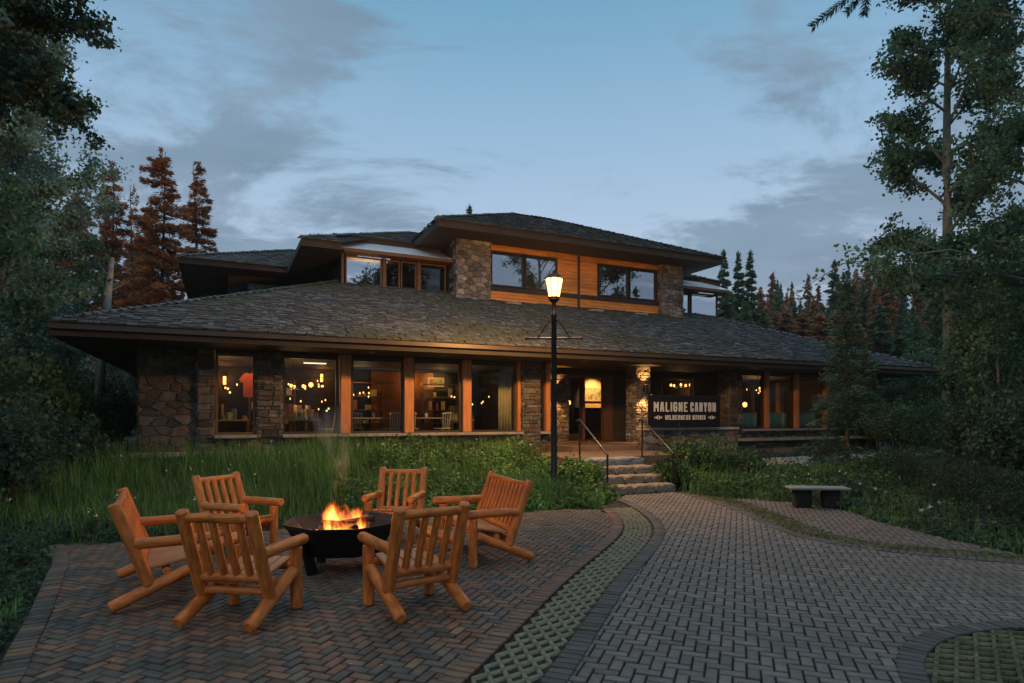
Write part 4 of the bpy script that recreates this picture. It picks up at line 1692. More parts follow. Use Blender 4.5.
def table(a, b, label):
    t = place('dining_table', a, b, FZ, label, 'table', 'dining tables behind the windows')
    m_ = MB()
    m_.rbox((0, 0, .74), (1.1, .8, .035), .006)
    m_.build('tabletop', M['table_top'], t)
    m_ = MB()
    m_.tube((0, 0, .03), (0, 0, .72), .035, n=8)
    m_.lathe([(.28, 0), (.28, .02), (.05, .05)], n=14)
    m_.build('pedestal', M['iron'], t)
    c = tag(None or (lambda q: (q.lathe([(.03, 0), (.045, .02), (.045, .09), (.035, .12)], n=12), q.build('jug', M['ceramic'], None, True))[1])(MB()), 'small white jug standing on the ' + label.split(' table')[0] + ' table', 'jug', 'jugs on the dining tables')
    c.location = W(a + .1, b, FZ + .758)
    return t


def dchair(a, b, rz, label):
    t = place('spindle_chair', a, b, FZ, label, 'chair', 'pale chairs at the dining tables', rz)
    m_ = MB()
    m_.rbox((0, 0, .45), (.42, .42, .03), .01)
    m_.build('seat', M['chair_white'], t)
    for sx in (-1, 1):
        for sy in (-1, 1):
            m_ = MB()
            m_.tube((sx * .19, sy * .19, 0), (sx * .16, sy * .16, .44), .016, n=6)
            m_.build('leg', M['chair_white'], t)
    m_ = MB()
    for k in range(6):
        x_ = -.19 + .38 * k / 5
        m_.tube((x_ * .9, -.18, .46), (x_ * 1.15, -.25, .86), .013, n=6)
    m_.path([(-.25, -.245, .86), (-.12, -.27, .885), (.12, -.27, .885), (.25, -.245, .86)], .024, 8)
    m_.build('backrest', M['chair_white'], t)
    return t


table(3.75, 17.2, 'wooden dining table behind the second wide window from the left')
table(5.25, 17.2, 'wooden dining table behind the third wide window from the left')
dchair(4.22, 16.75, R(25), 'pale spindle chair at the right end of the table in the second wide window')
dchair(4.78, 16.85, R(-30), 'pale spindle chair at the left end of the table in the third wide window')
dchair(5.72, 16.75, R(20), 'pale spindle chair at the right end of the table in the third wide window')
dchair(2.55, 17.1, R(80), 'pale spindle chair standing alone behind the first wide window')
dchair(3.5, 17.95, R(180), 'pale spindle chair on the far side of the table in the second wide window')


def sconce(a, b, z, label):
    t = place('glass_sconce', a, b, z, label, 'wall lamp', 'lit tube sconces on the dining room walls')
    m_ = MB()
    m_.box((0, -.02, 0), (.10, .03, .14))
    m_.build('backplate', M['iron'], t)
    m_ = MB()
    m_.lathe([(.03, -.13), (.045, -.12), (.045, .12), (.03, .13)], (0, -.09, 0), 12)
    m_.build('shade', M['bulb_warm'], t, True)
    point('sconce_light', t, (0, -.25, 0), 5, (1, .42, .13), .06)
    return t


sconce(.15, 21.36, 2.70, 'small lit tube sconce deep inside the narrow left window')
sconce(3.05, 21.36, 2.85, 'lit tube sconce on the back wall behind the first wide window')
sconce(6.05, 21.36, 2.78, 'lit tube sconce on the orange wall behind the third wide window')
sconce(19.2, 21.16, 2.5, 'lit tube sconce on the right room back wall')


def chandelier(a, b, z, n, label):
    t = place('chandelier', a, b, z, label, 'chandelier', 'iron chandeliers with small globes')
    m_ = MB()
    m_.tube((0, 0, .1), (0, 0, SOF - z - .01), .012, n=6)
    for k in range(n):
        an = 2 * math.pi * k / n + .3
        m_.path([(0, 0, .12), (.2 * math.cos(an), .2 * math.sin(an), .02), (.36 * math.cos(an), .36 * math.sin(an), .05)], .012, 6)
    m_.build('frame', M['iron'], t)
    for k in range(n):
        an = 2 * math.pi * k / n + .3
        m_ = MB()
        m_.lathe([(.015, .02), (.035, .04), (.042, .07), (.035, .10), (.015, .12)], (.36 * math.cos(an), .36 * math.sin(an), .05), 10)
        m_.build('globe', M['bulb_soft'], t, True)
    point('chandelier_light', t, (0, 0, -.12), 20 if a > 16 else 8, (1, .48, .18), .1)
    return t


chandelier(1.95, 19.3, 2.35, 6, 'glowing iron chandelier over the shop shelves in the first wide window')
chandelier(15.45, 18.3, 2.62, 5, 'glowing iron chandelier in the lobby above the black sign')
chandelier(18.35, 19.2, 2.62, 6, 'glowing iron chandelier behind the first window of the right wing')
chandelier(20.3, 19.2, 2.62, 5, 'glowing iron chandelier behind the second window of the right wing')


def pendant(a, b, z, label, r=.10):
    t = place('pendant_lamp', a, b, z, label, 'pendant lamp', 'hanging globe lamps')
    m_ = MB()
    m_.tube((0, 0, r * 2), (0, 0, SOF - z - .01), .006, n=5)
    m_.build('cord', M['iron'], t)
    m_ = MB()
    m_.lathe([(.02, 0), (r * .8, r * .4), (r, r), (r * .8, r * 1.6), (.03, r * 2)], n=14)
    m_.build('globe', M['bulb_soft'], t, True)
    return t


pendant(17.85, 18.2, 2.35, 'small glowing globe hanging low behind the first window of the right wing', .06)
pendant(18.95, 18.6, 1.95, 'larger glowing globe hanging behind the second window of the right wing', .10)
pendant(7.3, 19.0, 2.45, 'dim white globe hanging near the curtain in the fourth wide window', .11)
pendant(11.2, 19.2, 1.98, 'white globe glowing behind the glass entrance door', .09)
pendant(2.6, 20.4, 2.5, 'amber globe hanging over the shop display in the first wide window', .075)



def string_lights(a0, a1, b, z, n, label):
    t = place('light_string', (a0 + a1) / 2, b, z, label, 'light string', 'strings of small bulbs behind the windows')
    m_ = MB()
    w = a1 - a0
    m_.path([(-w / 2 + w * k / 12, 0, -.05 * math.sin(math.pi * k / 12)) for k in range(13)], .006, 5)
    cord = m_
    drops = []
    m_ = MB()
    for k in range(n):
        u = -w / 2 + w * random.uniform(.02, .98)
        hz_ = -random.uniform(0, .38)
        wy = random.uniform(-.12, .12)
        k_ = random.uniform(.7, 1.25)
        m_.lathe([(.008 * k_, -.10), (.020 * k_, -.08), (.022 * k_, -.06), (.010, -.04)], (u, wy, hz_), 8)
        drops.append((u, wy, hz_))
    for u, wy, hz_ in drops:
        cord.tube((u, 0, -.02), (u, wy, hz_ - .04), .004, n=4)
    cord.build('cord', M['iron'], t)
    tag(m_.build('bulb', M['bulb_soft'], t), kind='stuff')
    return t


string_lights(.1, 1.2, 18.8, 2.55, 5, 'short string of small amber bulbs inside the narrow left window')
string_lights(1.3, 2.9, 18.2, 2.72, 9, 'string of small amber bulbs high in the first wide window')
string_lights(1.7, 3.2, 20.2, 2.20, 8, 'lower string of small amber bulbs deep in the first wide window')
string_lights(3.4, 4.9, 19.0, 2.62, 6, 'string of small bulbs high in the second wide window')
string_lights(6.9, 8.4, 19.6, 2.35, 10, 'string of small bulbs across the fourth wide window')
string_lights(16.6, 18.0, 18.4, 2.78, 5, 'string of small bulbs high in the first window of the right wing')
string_lights(18.6, 20.2, 18.6, 2.78, 5, 'string of small bulbs high in the second window of the right wing')
string_lights(12.9, 14.9, 18.6, 2.5, 6, 'string of small bulbs in the lobby above the black sign')
# curtains


def drape(name, a0, a1, b, z0, z1, mat, label, cat, group=None, fold=.035, n=60):
    m_ = MB()
    w = a1 - a0
    vs = []
    for k in range(n + 1):
        u = a0 + w * k / n
        y_ = fold * math.sin(k * .95) + .01 * math.sin(k * .37)
        vs += [(u - a0 - w / 2, y_, 0), (u - a0 - w / 2, y_, z1 - z0)]
    m_.add(vs, [(2 * k, 2 * k + 2, 2 * k + 3, 2 * k + 1) for k in range(n)])
    o = m_.build(name, mat, None, True)
    md = o.modifiers.new('thick', 'SOLIDIFY')
    md.thickness = .006
    o.location = W((a0 + a1) / 2, b, z0)
    o.rotation_euler = (0, 0, TH)
    return tag(o, label, cat, group)


drape('curtain', 7.22, 7.62, 16.32, 1.0, 2.86, M['curtain'], 'tall beige curtain drawn to the right edge of the fourth wide window', 'curtain', n=26)
for (a0, a1, lab) in ((16.18, 17.16, 'first'), (17.44, 18.6, 'second'), (18.92, 20.08, 'third'), (20.4, 21.74, 'fourth')):
    drape('cafe_curtain', a0, a1, 16.3, 1.12, 1.72, M['cafe_curtain'], 'short green-grey cafe curtain across the lower half of the %s right wing window' % lab, 'curtain', 'cafe curtains of the right wing', .015, 50)
for (a0, a1, lab) in ((3.06, 4.32, 'second'), (4.66, 5.94, 'third')):
    m_ = MB()
    m_.rbox((0, 0, 0), (a1 - a0, .05, .06), .012)
    o = m_.build('roller_blind', M['white'])
    o.location = W((a0 + a1) / 2, 16.2, 2.83)
    o.rotation_euler = (0, 0, TH)
    tag(o, 'rolled pale blind high in the %s wide window' % lab, 'blind', 'roller blinds in the dining windows')
# ceiling light panel behind the first wide window
t = place('ceiling_light', 2.35, 17.6, 3.02, 'pale oblong ceiling light inside the top of the first wide window', 'ceiling light')
m_ = MB()
m_.box((0, 0, .045), (.62, .16, .05))
m_.build('housing', M['white'], t)
m_ = MB()
m_.box((0, 0, .005), (.58, .12, .02))
m_.build('diffuser', M['tube'], t)
# shop shelves with goods
for (a, b, lab, sd) in ((1.5, 20.9, 'shelf unit of boxes and souvenirs behind the first wide window', 3), (4.3, 20.9, 'shelf unit of bottles behind the second wide window', 5), (7.0, 20.9, 'shelf unit of goods behind the fourth wide window', 9)):
    t = place('shelf_unit', a, b, FZ, lab, 'shelf', 'shelves along the dining room back wall')
    rr = random.Random(sd)
    m_ = MB()
    for z_ in (.1, .55, 1.0, 1.45, 1.9):
        m_.box((0, 0, z_), (1.3, .34, .03))
    for x_ in (-.66, .66):
        m_.box((x_, 0, .97), (.03, .34, 1.94))
    m_.build('case', M['frame_wood'], t)
    m_ = MB()
    for z_ in (.115, .565, 1.015, 1.465):
        x_ = -.6
        while x_ < .55:
            w = rr.uniform(.05, .26)
            h = rr.choice((.07, .1, .16, .22, .3))
            col = rr.choice(((.5, .35, .1), (.5, .12, .06), (.55, .5, .4), (.1, .25, .15), (.12, .15, .3), (.4, .3, .2), (.6, .45, .12)))
            if rr.random() < .7:
                m_.box((x_ + w / 2, rr.uniform(-.1, .08), z_ + h / 2), (w * .85, .12, h), Matrix.Rotation(rr.uniform(-.4, .4), 3, 'Z'), tuple(q * .85 for q in col))
            x_ += w + rr.uniform(.02, .16)
    tag(m_.build('goods', M['goods'], t), kind='stuff')
    point('shelf_light', t, (-.2, -.7, 1.85), 8, (1, .55, .22), .08)
for (a, b, lab, sd) in ((1.75, 17.6, 'low display table of souvenirs just behind the first wide window', 4), (2.3, 19.6, 'low display table of goods deeper behind the first wide window', 6), (6.75, 18.4, 'low display table of goods behind the fourth wide window', 8), (.3, 18.6, 'low display table behind the narrow left window', 10)):
    t = place('display_table', a, b, FZ, lab, 'table', 'display tables behind the windows')
    rr = random.Random(sd)
    m_ = MB()
    m_.rbox((0, 0, .68), (.9, .6, .04), .006)
    m_.build('tabletop', M['table_top'], t)
    for sx in (-1, 1):
        for sy in (-1, 1):
            m_ = MB()
            m_.bb(sx * .4 - .025, sx * .4 + .025, sy * .25 - .025, sy * .25 + .025, 0, .66)
            m_.build('leg', M['frame_wood'], t)
    m_ = MB()
    for k in range(16):
        w, h = rr.uniform(.06, .14), rr.choice((.08, .12, .2, .3, .42))
        col = rr.choice(((.6, .5, .25), (.5, .2, .08), (.6, .55, .45), (.2, .3, .2), (.5, .38, .15)))
        m_.box((rr.uniform(-.38, .38), rr.uniform(-.22, .22), .702 + h / 2), (w, w, h), Matrix.Rotation(rr.uniform(0, 1.5), 3, 'Z'), col)
    tag(m_.build('goods', M['goods'], t), kind='stuff')
    point('table_light', t, (.1, -.3, 1.75), 4, (1, .52, .2), .06)
# shirt on display in the narrow left window
t = place('display_shirt', .69, 17.0, 2.06, 'orange red T-shirt hung on display in the narrow left window', 'shirt')
m_ = MB()
outl = [(-.15, .02), (.14, 0), (.15, .40), (.19, .37), (.245, .46), (.13, .60), (.06, .62), (0, .59), (-.06, .62), (-.13, .60), (-.245, .45), (-.19, .36), (-.145, .40)]
n = len(outl)
m_.add([(x_, -.05, z_) for x_, z_ in outl] + [(x_, .05, z_) for x_, z_ in outl], [tuple(range(n)), tuple(range(2 * n - 1, n - 1, -1))] + [(i, i + n, (i + 1) % n + n, (i + 1) % n) for i in range(n)])
m_.build('shirt_body', M['shirt'], t)
m_ = MB()
m_.tube((0, 0, .62), (0, 0, SOF - 2.07), .008, n=6)
m_.build('hanger', M['iron'], t)
spot('display_light', t, (-.1, -.6, .98), (0, -.05, .3), 14, R(50), .4, (1, .5, .2))
point('shop_light', t, (-.6, 1.6, .6), 4, (1, .5, .2), .1)
# framed prints
for (a, b, z, w, h, lab) in ((13.32, 20.96, 2.46, .95, .56, 'large gold framed landscape print on the lit wall seen through the open door'), (7.0, 21.36, 2.80, .60, .34, 'small lit landscape print on the back wall behind the third wide window')):
    t = place('framed_print', a, b, z, lab, 'picture', 'framed prints on the walls')
    m_ = MB()
    for (x0, x1, z0, z1) in ((-w / 2, w / 2, h / 2 - .05, h / 2), (-w / 2, w / 2, -h / 2, -h / 2 + .05), (-w / 2, -w / 2 + .05, -h / 2 + .05, h / 2 - .05), (w / 2 - .05, w / 2, -h / 2 + .05, h / 2 - .05)):
        m_.bb(x0, x1, -.04, 0, z0, z1)
    m_.build('frame', M['table_top'], t)
    m_ = MB()
    m_.bb(-w / 2 + .05, w / 2 - .05, -.02, -.002, -h / 2 + .05, h / 2 - .05)
    m_.build('print', M['paint_pic'], t)
    spot('picture_light', t, (0, -.8, SOF - z - .1), (0, -.02, 0), 150 if w > .8 else 30, R(80), .6, (1, .62, .26))
t = place('reception_desk', 13.3, 20.0, FZ, 'dark reception desk inside the open entrance door below the gold framed print', 'desk')
m_ = MB()
m_.rbox((0, 0, 1.08), (2.6, .7, .05), .01)
m_.build('desktop', M['frame'], t)
m_ = MB()
m_.rbox((0, .05, .53), (2.45, .5, 1.05), .01)
m_.build('front_panel', M['int_dark'], t)


# ------------------------------------------------------------------ vegetation
def leaf_quads(C_, D_, L, Wd, roll=None):
    """rhombic leaves: centres, axis directions, lengths, widths -> V, F"""
    n = len(C_)
    D_ = D_ / np.maximum(np.linalg.norm(D_, axis=1)[:, None], 1e-6)
    rv = rng.normal(0, 1, (n, 3))
    S = np.cross(D_, rv)
    S /= np.maximum(np.linalg.norm(S, axis=1)[:, None], 1e-6)
    L = np.broadcast_to(L, (n,))[:, None]
    Wd = np.broadcast_to(Wd, (n,))[:, None]
    V = np.stack([C_ - D_ * L * .5, C_ + S * Wd * .5 - D_ * L * .08, C_ + D_ * L * .5, C_ - S * Wd * .5 - D_ * L * .08], 1).reshape(-1, 3)
    F = np.arange(4 * n).reshape(n, 4)
    return V, F


def conifer(name, h, rad, mat, label, cat, loc, group=None, base=.08, dens=1.0, leaf=(.22, .06), seed=0, whorl=.32, droop=.25, taper=.85, bark='bark', ragged=.25, clumpy=0.0):
    g = np.random.default_rng(seed)
    t = empty(name, loc, g.uniform(0, 6), label, cat, group)
    m_ = MB()
    lean = g.normal(0, .01, 2)
    pts = [(lean[0] * z * z / h + .02 * math.sin(z), lean[1] * z * z / h, z) for z in np.linspace(-.2, h, 9)]
    m_.path(pts, [max(.012, h * .013 * (1 - i / 8.3)) for i in range(9)], 8)
    Cs, Ds, Ls = [], [], []
    z = h * base
    while z < h * .985:
        f = (z - h * base) / (h * (1 - base))
        prof = min(1, f / .12 + .55) * (1 - f) ** taper
        nb = int(g.integers(4, 7))
        a0 = g.uniform(0, 6.28)
        for k in range(nb):
            if g.random() < .12:
                continue
            L = rad * prof * g.uniform(1 - ragged * 1.6, 1 + ragged) + .08
            az = a0 + k * 6.283 / nb + g.normal(0, .25)
            o = np.array([math.cos(az), math.sin(az), 0])
            sd = np.array([-o[1], o[0], 0])
            dr = droop * g.uniform(.5, 1.4)
            up = .25 * f
            zz = z + g.normal(0, whorl * .3)
            e = o * L + np.array([0, 0, L * (up - dr)])
            if L > .35:
                m_.tube((lean[0] * z * z / h, lean[1] * z * z / h, zz), tuple(np.array([0, 0, zz]) + e * .9), max(.006, L * .012), .004, 4, False)
            n = int(max(6, 34 * L * dens * (1 + L)))
            s = g.uniform(.08, 1, n) ** .8
            if clumpy:
                s = .35 + .65 * s
            lat = g.normal(0, 1, n) * (.16 * L * (1.15 - s) + .05)
            zo = -(s ** 2) * L * dr * .5 + L * s * (up - dr * .5) + g.normal(0, .05 + .02 * L, n) - np.abs(lat) * .15
            P = o * (s * L)[:, None] + sd * lat[:, None]
            P[:, 2] += zz + zo
            D = o + sd * (np.sign(lat) * g.uniform(.2, 1.1, n))[:, None] + g.normal(0, .35, (n, 3))
            D[:, 2] -= .15
            Cs.append(P)
            Ds.append(D)
        z += whorl * g.uniform(.75, 1.25) * (1 - .45 * f)
    n = int(20 * dens)
    P = np.stack([g.normal(0, .05, n), g.normal(0, .05, n), h - g.uniform(-.15, .6, n) * .8], -1)
    Cs.append(P)
    Ds.append(g.normal(0, .4, (n, 3)) + np.array([0, 0, 1]))
    Cs, Ds = np.concatenate(Cs), np.concatenate(Ds)
    n = len(Cs)
    V, F = leaf_quads(Cs, Ds, leaf[0] * g.uniform(.6, 1.4, n), leaf[1] * g.uniform(.7, 1.4, n))
    m_.build('trunk', M[bark], t)
    tint = np.clip(1 + g.normal(0, .25, n), .4, 1.8)[:, None] * np.ones((1, 3))
    if 'rust' in mat:
        dead = g.random(n) < .35
        tint[dead] *= np.array([.42, .62, .75])
    np_mesh('crown', V, F, M[mat], t, cols=tint)
    return t


def broadleaf(name, h, zc, rad, mat, label, cat, loc, group=None, leaf=.09, nl=16, seed=0, per=34, bark='bark_pale', tr=.16, profile=None, lean=(0, 0), sub=6, sig=.22, limbs=(), rz=None):
    g = np.random.default_rng(seed)
    t = empty(name, loc, g.uniform(0, 6) if rz is None else rz, label, cat, group)
    m_ = MB()
    ph = g.uniform(0, 6)
    axis = lambda z: np.array([lean[0] * (z / h) ** 1.5 + .12 * math.sin(z * .5 + ph) * z / h, lean[1] * (z / h) ** 1.5 + .1 * math.cos(z * .4 + ph) * z / h, z])
    zs = np.linspace(-.2, h * .97, 14)
    m_.path([axis(max(z, 0)) if z >= 0 else (0, 0, z) for z in zs], [max(.012, tr * (1 - .93 * i / 13)) for i in range(14)], 10)
    Cs, Ds = [], []

    def twig(p0, p1, r, spread):
        mid = (p0 + p1) / 2 + g.normal(0, .05 * np.linalg.norm(p1 - p0), 3) + np.array([0, 0, .06 * np.linalg.norm(p1 - p0)])
        m_.path([p0, mid, p1], [r, r * .65, r * .25], 5)
        n = int(per * g.uniform(.6, 1.5))
        s = g.uniform(.2, 1.0, n)
        q = (1 - s)[:, None] ** 2 * p0 + 2 * (s * (1 - s))[:, None] * mid + (s ** 2)[:, None] * p1
        Cs.append(q + g.normal(0, spread, (n, 3)) * np.array([1, 1, .75]))
        Ds.append(g.normal(0, 1, (n, 3)) + np.array([0, 0, -.5]))

    def limb(p0, d, L, r):
        e = p0 + d * L
        m1 = p0 + d * L * .5 + np.array([0, 0, .08 * L]) + g.normal(0, .04 * L, 3)
        m_.path([p0, m1, e], [r, r * .6, r * .25], 6)
        for k in range(sub):
            s = g.uniform(.3, 1.0)
            b0 = (1 - s) ** 2 * p0 + 2 * s * (1 - s) * m1 + s * s * e
            dd = d * g.uniform(.3, 1) + g.normal(0, .55, 3)
            dd[2] += .12
            dd /= np.linalg.norm(dd)
            twig(b0, b0 + dd * (.22 * L + .28) * g.uniform(.6, 1.3), r * .3, sig)
        twig(p0 + d * L * .6, e, r * .3, sig)

    for i in range(nl):
        f = (i + g.uniform(0, 1)) / nl
        z = zc + (h - zc) * f * .97
        pr = profile(f) if profile else math.sin(math.pi * min(1, .18 + .82 * f)) ** .7
        az = i * 2.4 + g.normal(0, .4)
        el = g.uniform(.15, .6) + .5 * f
        d = np.array([math.cos(az) * math.cos(el), math.sin(az) * math.cos(el), math.sin(el)])
        limb(axis(z), d, rad * pr * g.uniform(.65, 1.2) + .25, max(.012, tr * .35 * (1 - f)))
    for (z, dx, dy, dz, L, r) in limbs:
        d = np.array([dx, dy, dz], float)
        limb(axis(z), d / np.linalg.norm(d), L, r)
    Cs, Ds = np.concatenate(Cs), np.concatenate(Ds)
    n = len(Cs)
    L = leaf * g.uniform(.6, 1.35, n)
    V, F = leaf_quads(Cs, Ds, L, L * .75)
    m_.build('trunk', M[bark], t, True)
    tint = np.clip(1 + g.normal(0, .3, n), .4, 1.9)[:, None] * np.ones((1, 3))
    np_mesh('crown', V, F, M[mat], t, cols=tint)
    return t


def shrub(name, rad, h, mat, label, loc, group=None, n=2600, leaf=.07, seed=0, lobes=7, cat='shrub', narrow=.75, stems=True):
    g = np.random.default_rng(seed)
    t = empty(name, loc, g.uniform(0, 6), label, cat, group)
    m_ = MB()
    Cs = []
    for k in range(lobes):
        az, rr = g.uniform(0, 6.28), rad * g.uniform(.1, .75)
        top = h * g.uniform(.55, 1.0) * (1 - .35 * rr / rad)
        c = np.array([math.cos(az) * rr, math.sin(az) * rr, top * .62])
        m_.path([(c[0] * .2, c[1] * .2, -.05), (c[0] * .7, c[1] * .7, top * .35), tuple(c)], [.02, .014, .006], 5)
        q = g.normal(0, 1, (n // lobes, 3))
        q /= np.linalg.norm(q, axis=1)[:, None]
        q *= (g.uniform(.25, 1, len(q)) ** .45)[:, None] * (1 + .25 * np.sin(q[:, :1] * 7 + k))
        P = c + q * np.array([rad * .45, rad * .45, top * .42])
        Cs.append(P)
        for s in range(4):
            e = c + g.normal(0, 1, 3) * np.array([rad * .3, rad * .3, top * .3])
            m_.tube(tuple(c * .7), tuple(e), .006, .003, 4, False)
    Cs = np.concatenate(Cs)
    Cs[:, 2] = np.maximum(Cs[:, 2], .03)
    D = g.normal(0, 1, Cs.shape) + np.array([0, 0, .4])
    L = leaf * g.uniform(.55, 1.5, len(Cs))
    V, F = leaf_quads(Cs, D, L, L * narrow)
    m_.build('stem', M['bark'], t)
    tint = np.clip(1 + g.normal(0, .3, len(Cs)), .4, 1.9)[:, None] * np.ones((1, 3))
    np_mesh('foliage', V, F, M[mat], t, cols=tint)
    return t


def at(px_, Y, dz=0.0):
    x = (px_ - 512) / 625 * Y
    return (x, Y, float(height(x, Y)) + dz)


# big trees framing the view
broadleaf('poplar_tree', 19, 4.0, 2.05, 'leaf', 'tall pale-trunked poplar with open leafy crown rising out of the top right', 'tree', at(948, 18), seed=11, leaf=.115, nl=42, per=110, sub=12, tr=.19, sig=.13,
          profile=lambda f: (.5 + .5 * math.sin(math.pi * min(1, .3 + f * .7))) * (1 - .3 * f), rz=0)
broadleaf('poplar_tree', 17, 4.2, 2.5, 'leaf', 'leafy poplar at the right picture edge whose long bare limb reaches out left', 'tree', at(1062, 14), seed=23, leaf=.10, nl=31, per=74, sub=11, tr=.17, sig=.13, rz=0,
          profile=lambda f: .75 + .25 * math.sin(3.1 * f), limbs=((4.5, -1, -.02, .035, 5.0, .04), (4.2, -1, .05, .07, 3.4, .03)))
broadleaf('cottonwood_tree', 11.0, 1.6, 1.9, 'leaf_pale', 'pale green cottonwood filling the left edge below a dark overhanging crown', 'tree', at(2, 15.5), seed=31, leaf=.085, nl=46, per=170, sub=12, tr=.15, sig=.14, rz=0,
          profile=lambda f: .6 + .55 * math.sin(math.pi * f))
broadleaf('alder_tree', 10.5, 5.3, 1.6, 'leaf_dark', 'near dark-leaved tree overhanging the top left corner', 'tree', at(-62, 9), seed=41, leaf=.085, nl=30, per=110, sub=14, tr=.15, sig=.09, rz=0, bark='bark',
          profile=lambda f: .75 + .3 * math.sin(3.1 * f))
conifer('spruce_tree', 5.2, 1.05, 'needle_dark', 'small dark spruce standing before the right wing of the lodge', 'tree', at(847, 16.8), base=.03, dens=2.6, leaf=(.13, .035), seed=5, whorl=.24, droop=.22, ragged=.4)
broadleaf('alder_tree', 12, 3.0, 2.6, 'leaf_dark', 'unseen dark leafy tree added left of the view to shade the plaza', 'tree', (-9.0, 3.2, 0), seed=42, leaf=.15, nl=26, per=90, sub=8, tr=.17, sig=.25, bark='bark')  # added out of view to block sky and darken the left side
broadleaf('alder_tree', 13, 2.5, 2.8, 'leaf_dark', 'unseen dark leafy tree added right of the view to shade the stone circle', 'tree', (9.6, 4.2, 0), seed=43, leaf=.15, nl=28, per=90, sub=8, tr=.18, sig=.25, bark='bark')  # out-of-view tree put in to keep sky light off the right side
for (px_, Y, h, r, sd, mt, lab) in ((985, 17, 3.6, .9, 51, 'leaf', 'young leafy aspen before the foot of the tall poplar'), (1000, 15.5, 5.4, 1.1, 52, 'leaf', 'young leafy aspen between the two big poplars'),
                                    (925, 25, 3.2, 1.0, 53, 'leaf', 'pale young aspen beyond the right roof tip'), (60, 19, 6.2, 1.3, 54, 'leaf', 'leafy sapling under the left eave tip beside the cottonwood'),
                                    (120, 23, 4.2, 1.2, 55, 'leaf_pale', 'pale green sapling seen under the left eave'), (-20, 12, 5.0, 1.3, 56, 'leaf', 'leafy sapling at the left picture edge')):
    broadleaf('aspen_sapling', h, .5, r, mt, lab, 'tree', at(px_, Y), seed=sd, leaf=.10, nl=22, per=60, sub=8, tr=.05, sig=.14, rz=0, profile=lambda f: .5 + .6 * math.sin(math.pi * f))
# spruce behind the viewer on the right: only the tip of a limb hangs into view
sp = empty('overhanging_spruce', (6.9, 2.2, 0), 0, 'spruce whose needle-covered bough tip hangs into the top of the view', 'tree')
m_ = MB()
m_.path([(0, 0, -.1), (.02, .05, 3), (.0, .0, 7), (0, 0, 11)], [.17, .14, .09, .02], 10)
m_.build('trunk', M['bark'], sp)
m_ = MB()
Cs, Ds = [], []
g = np.random.default_rng(77)


def bough(p0, p1, n, r, sag=.06):
    p0, p1 = np.array(p0, float), np.array(p1, float)
    mid = (p0 + p1) / 2 + np.array([0, 0, sag])
    m_.path([tuple(p0), tuple(mid), tuple(p1)], [r, r * .6, r * .3], 5)
    s = g.uniform(0, 1, n)
    q = (1 - s)[:, None] ** 2 * p0 + 2 * (s * (1 - s))[:, None] * mid + (s ** 2)[:, None] * p1
    d = (p1 - p0) / np.linalg.norm(p1 - p0)
    rd = g.normal(0, 1, (n, 3))
    rd -= (rd @ d)[:, None] * d
    rd /= np.linalg.norm(rd, axis=1)[:, None]
    Ds.append(rd + d * .8)
    Cs.append(q + rd * .018 + d * .01)


tips = [((812, 27, 3.9), (905, -45, 3.7)), ((846, 13, 3.85), (880, -25, 3.75)), ((864, 14, 3.9), (872, -30, 3.75))]


def dirp(px_, py_, Y):
    return np.array([(px_ - 512) / 625 * Y - 6.9, Y - 2.2, 1.6 + (416 - py_) / 625 * Y])


root = np.array([0, 0, 5.6])
knee = dirp(905, -45, 3.7)
bough(root, knee, 900, .035, .15)
for tp, bs in tips:
    bough(dirp(*bs), dirp(*tp), 520 if tp[0] == 812 else 230, .008, .01)
for k in range(26):
    az, z = g.uniform(0, 6.28), g.uniform(3.2, 10.5)
    L = 2.1 * (1 - z / 12)
    bough((0, 0, z), (L * math.cos(az) , L * math.sin(az), z - .3), 420, .02, .1)
Cs, Ds = np.concatenate(Cs), np.concatenate(Ds)
V, F = leaf_quads(Cs, Ds, .042 * g.uniform(.7, 1.3, len(Cs)), .006)
m_.build('bough', M['bark'], sp)
np_mesh('needles', V, F, M['needle_dark'], sp, cols=np.clip(1 + g.normal(0, .2, len(Cs)), .5, 1.6)[:, None] * np.ones((1, 3)))

# rust-brown conifers behind the left eaves
for (px_, Y, h, r, sd, lab) in ((112, 31, 13.4, 1.4, 61, 'slim rust-brown conifer, leftmost tall one above the left eave'),
                                (161, 31, 14.1, 2.2, 62, 'broad rust-brown conifer, tallest and fullest above the left eave'),
                                (199, 34, 14.6, 1.55, 63, 'slim rust-brown conifer beside the far left roof corner'),
                                (134, 36, 14.0, .8, 64, 'thin sparse dying conifer between two rust-brown ones'),
                                (78, 30, 11.5, 1.9, 65, 'lower rust-brown conifer half hidden by the cottonwood'),
                                (56, 33, 11.0, 1.8, 66, 'dull rust-brown conifer low behind the cottonwood leaves')):
    conifer('brown_conifer', h, r, 'rust', lab, 'tree', at(px_, Y), 'dying brown conifers left of the lodge', base=.10, dens=4.2 if sd != 64 else 1.2, leaf=(.17, .05), seed=sd, whorl=.46, droop=.26, taper=.55, ragged=.42)
# bleached leaning trunk
t = empty('dead_trunk', at(92, 18), 0, 'bleached dead trunk leaning beside the left end of the lodge', 'tree trunk')
m_ = MB()
p0, p1 = Vector((0, 0, 0)), Vector((.58, 0, 5.6))
m_.path([p0, p0.lerp(p1, .4) + Vector((.03, 0, 0)), p0.lerp(p1, .8), p1], [.12, .11, .10, .06], 9)
m_.build('trunk', M['snag'], t, True)
m_ = MB()
m_.tube((.48, 0, 4.6), (1.1, .1, 5.0), .022, .006, 5)
m_.tube((.52, 0, 5.0), (.1, .1, 5.5), .022, .006, 5)
m_.build('limb', M['snag'], t)

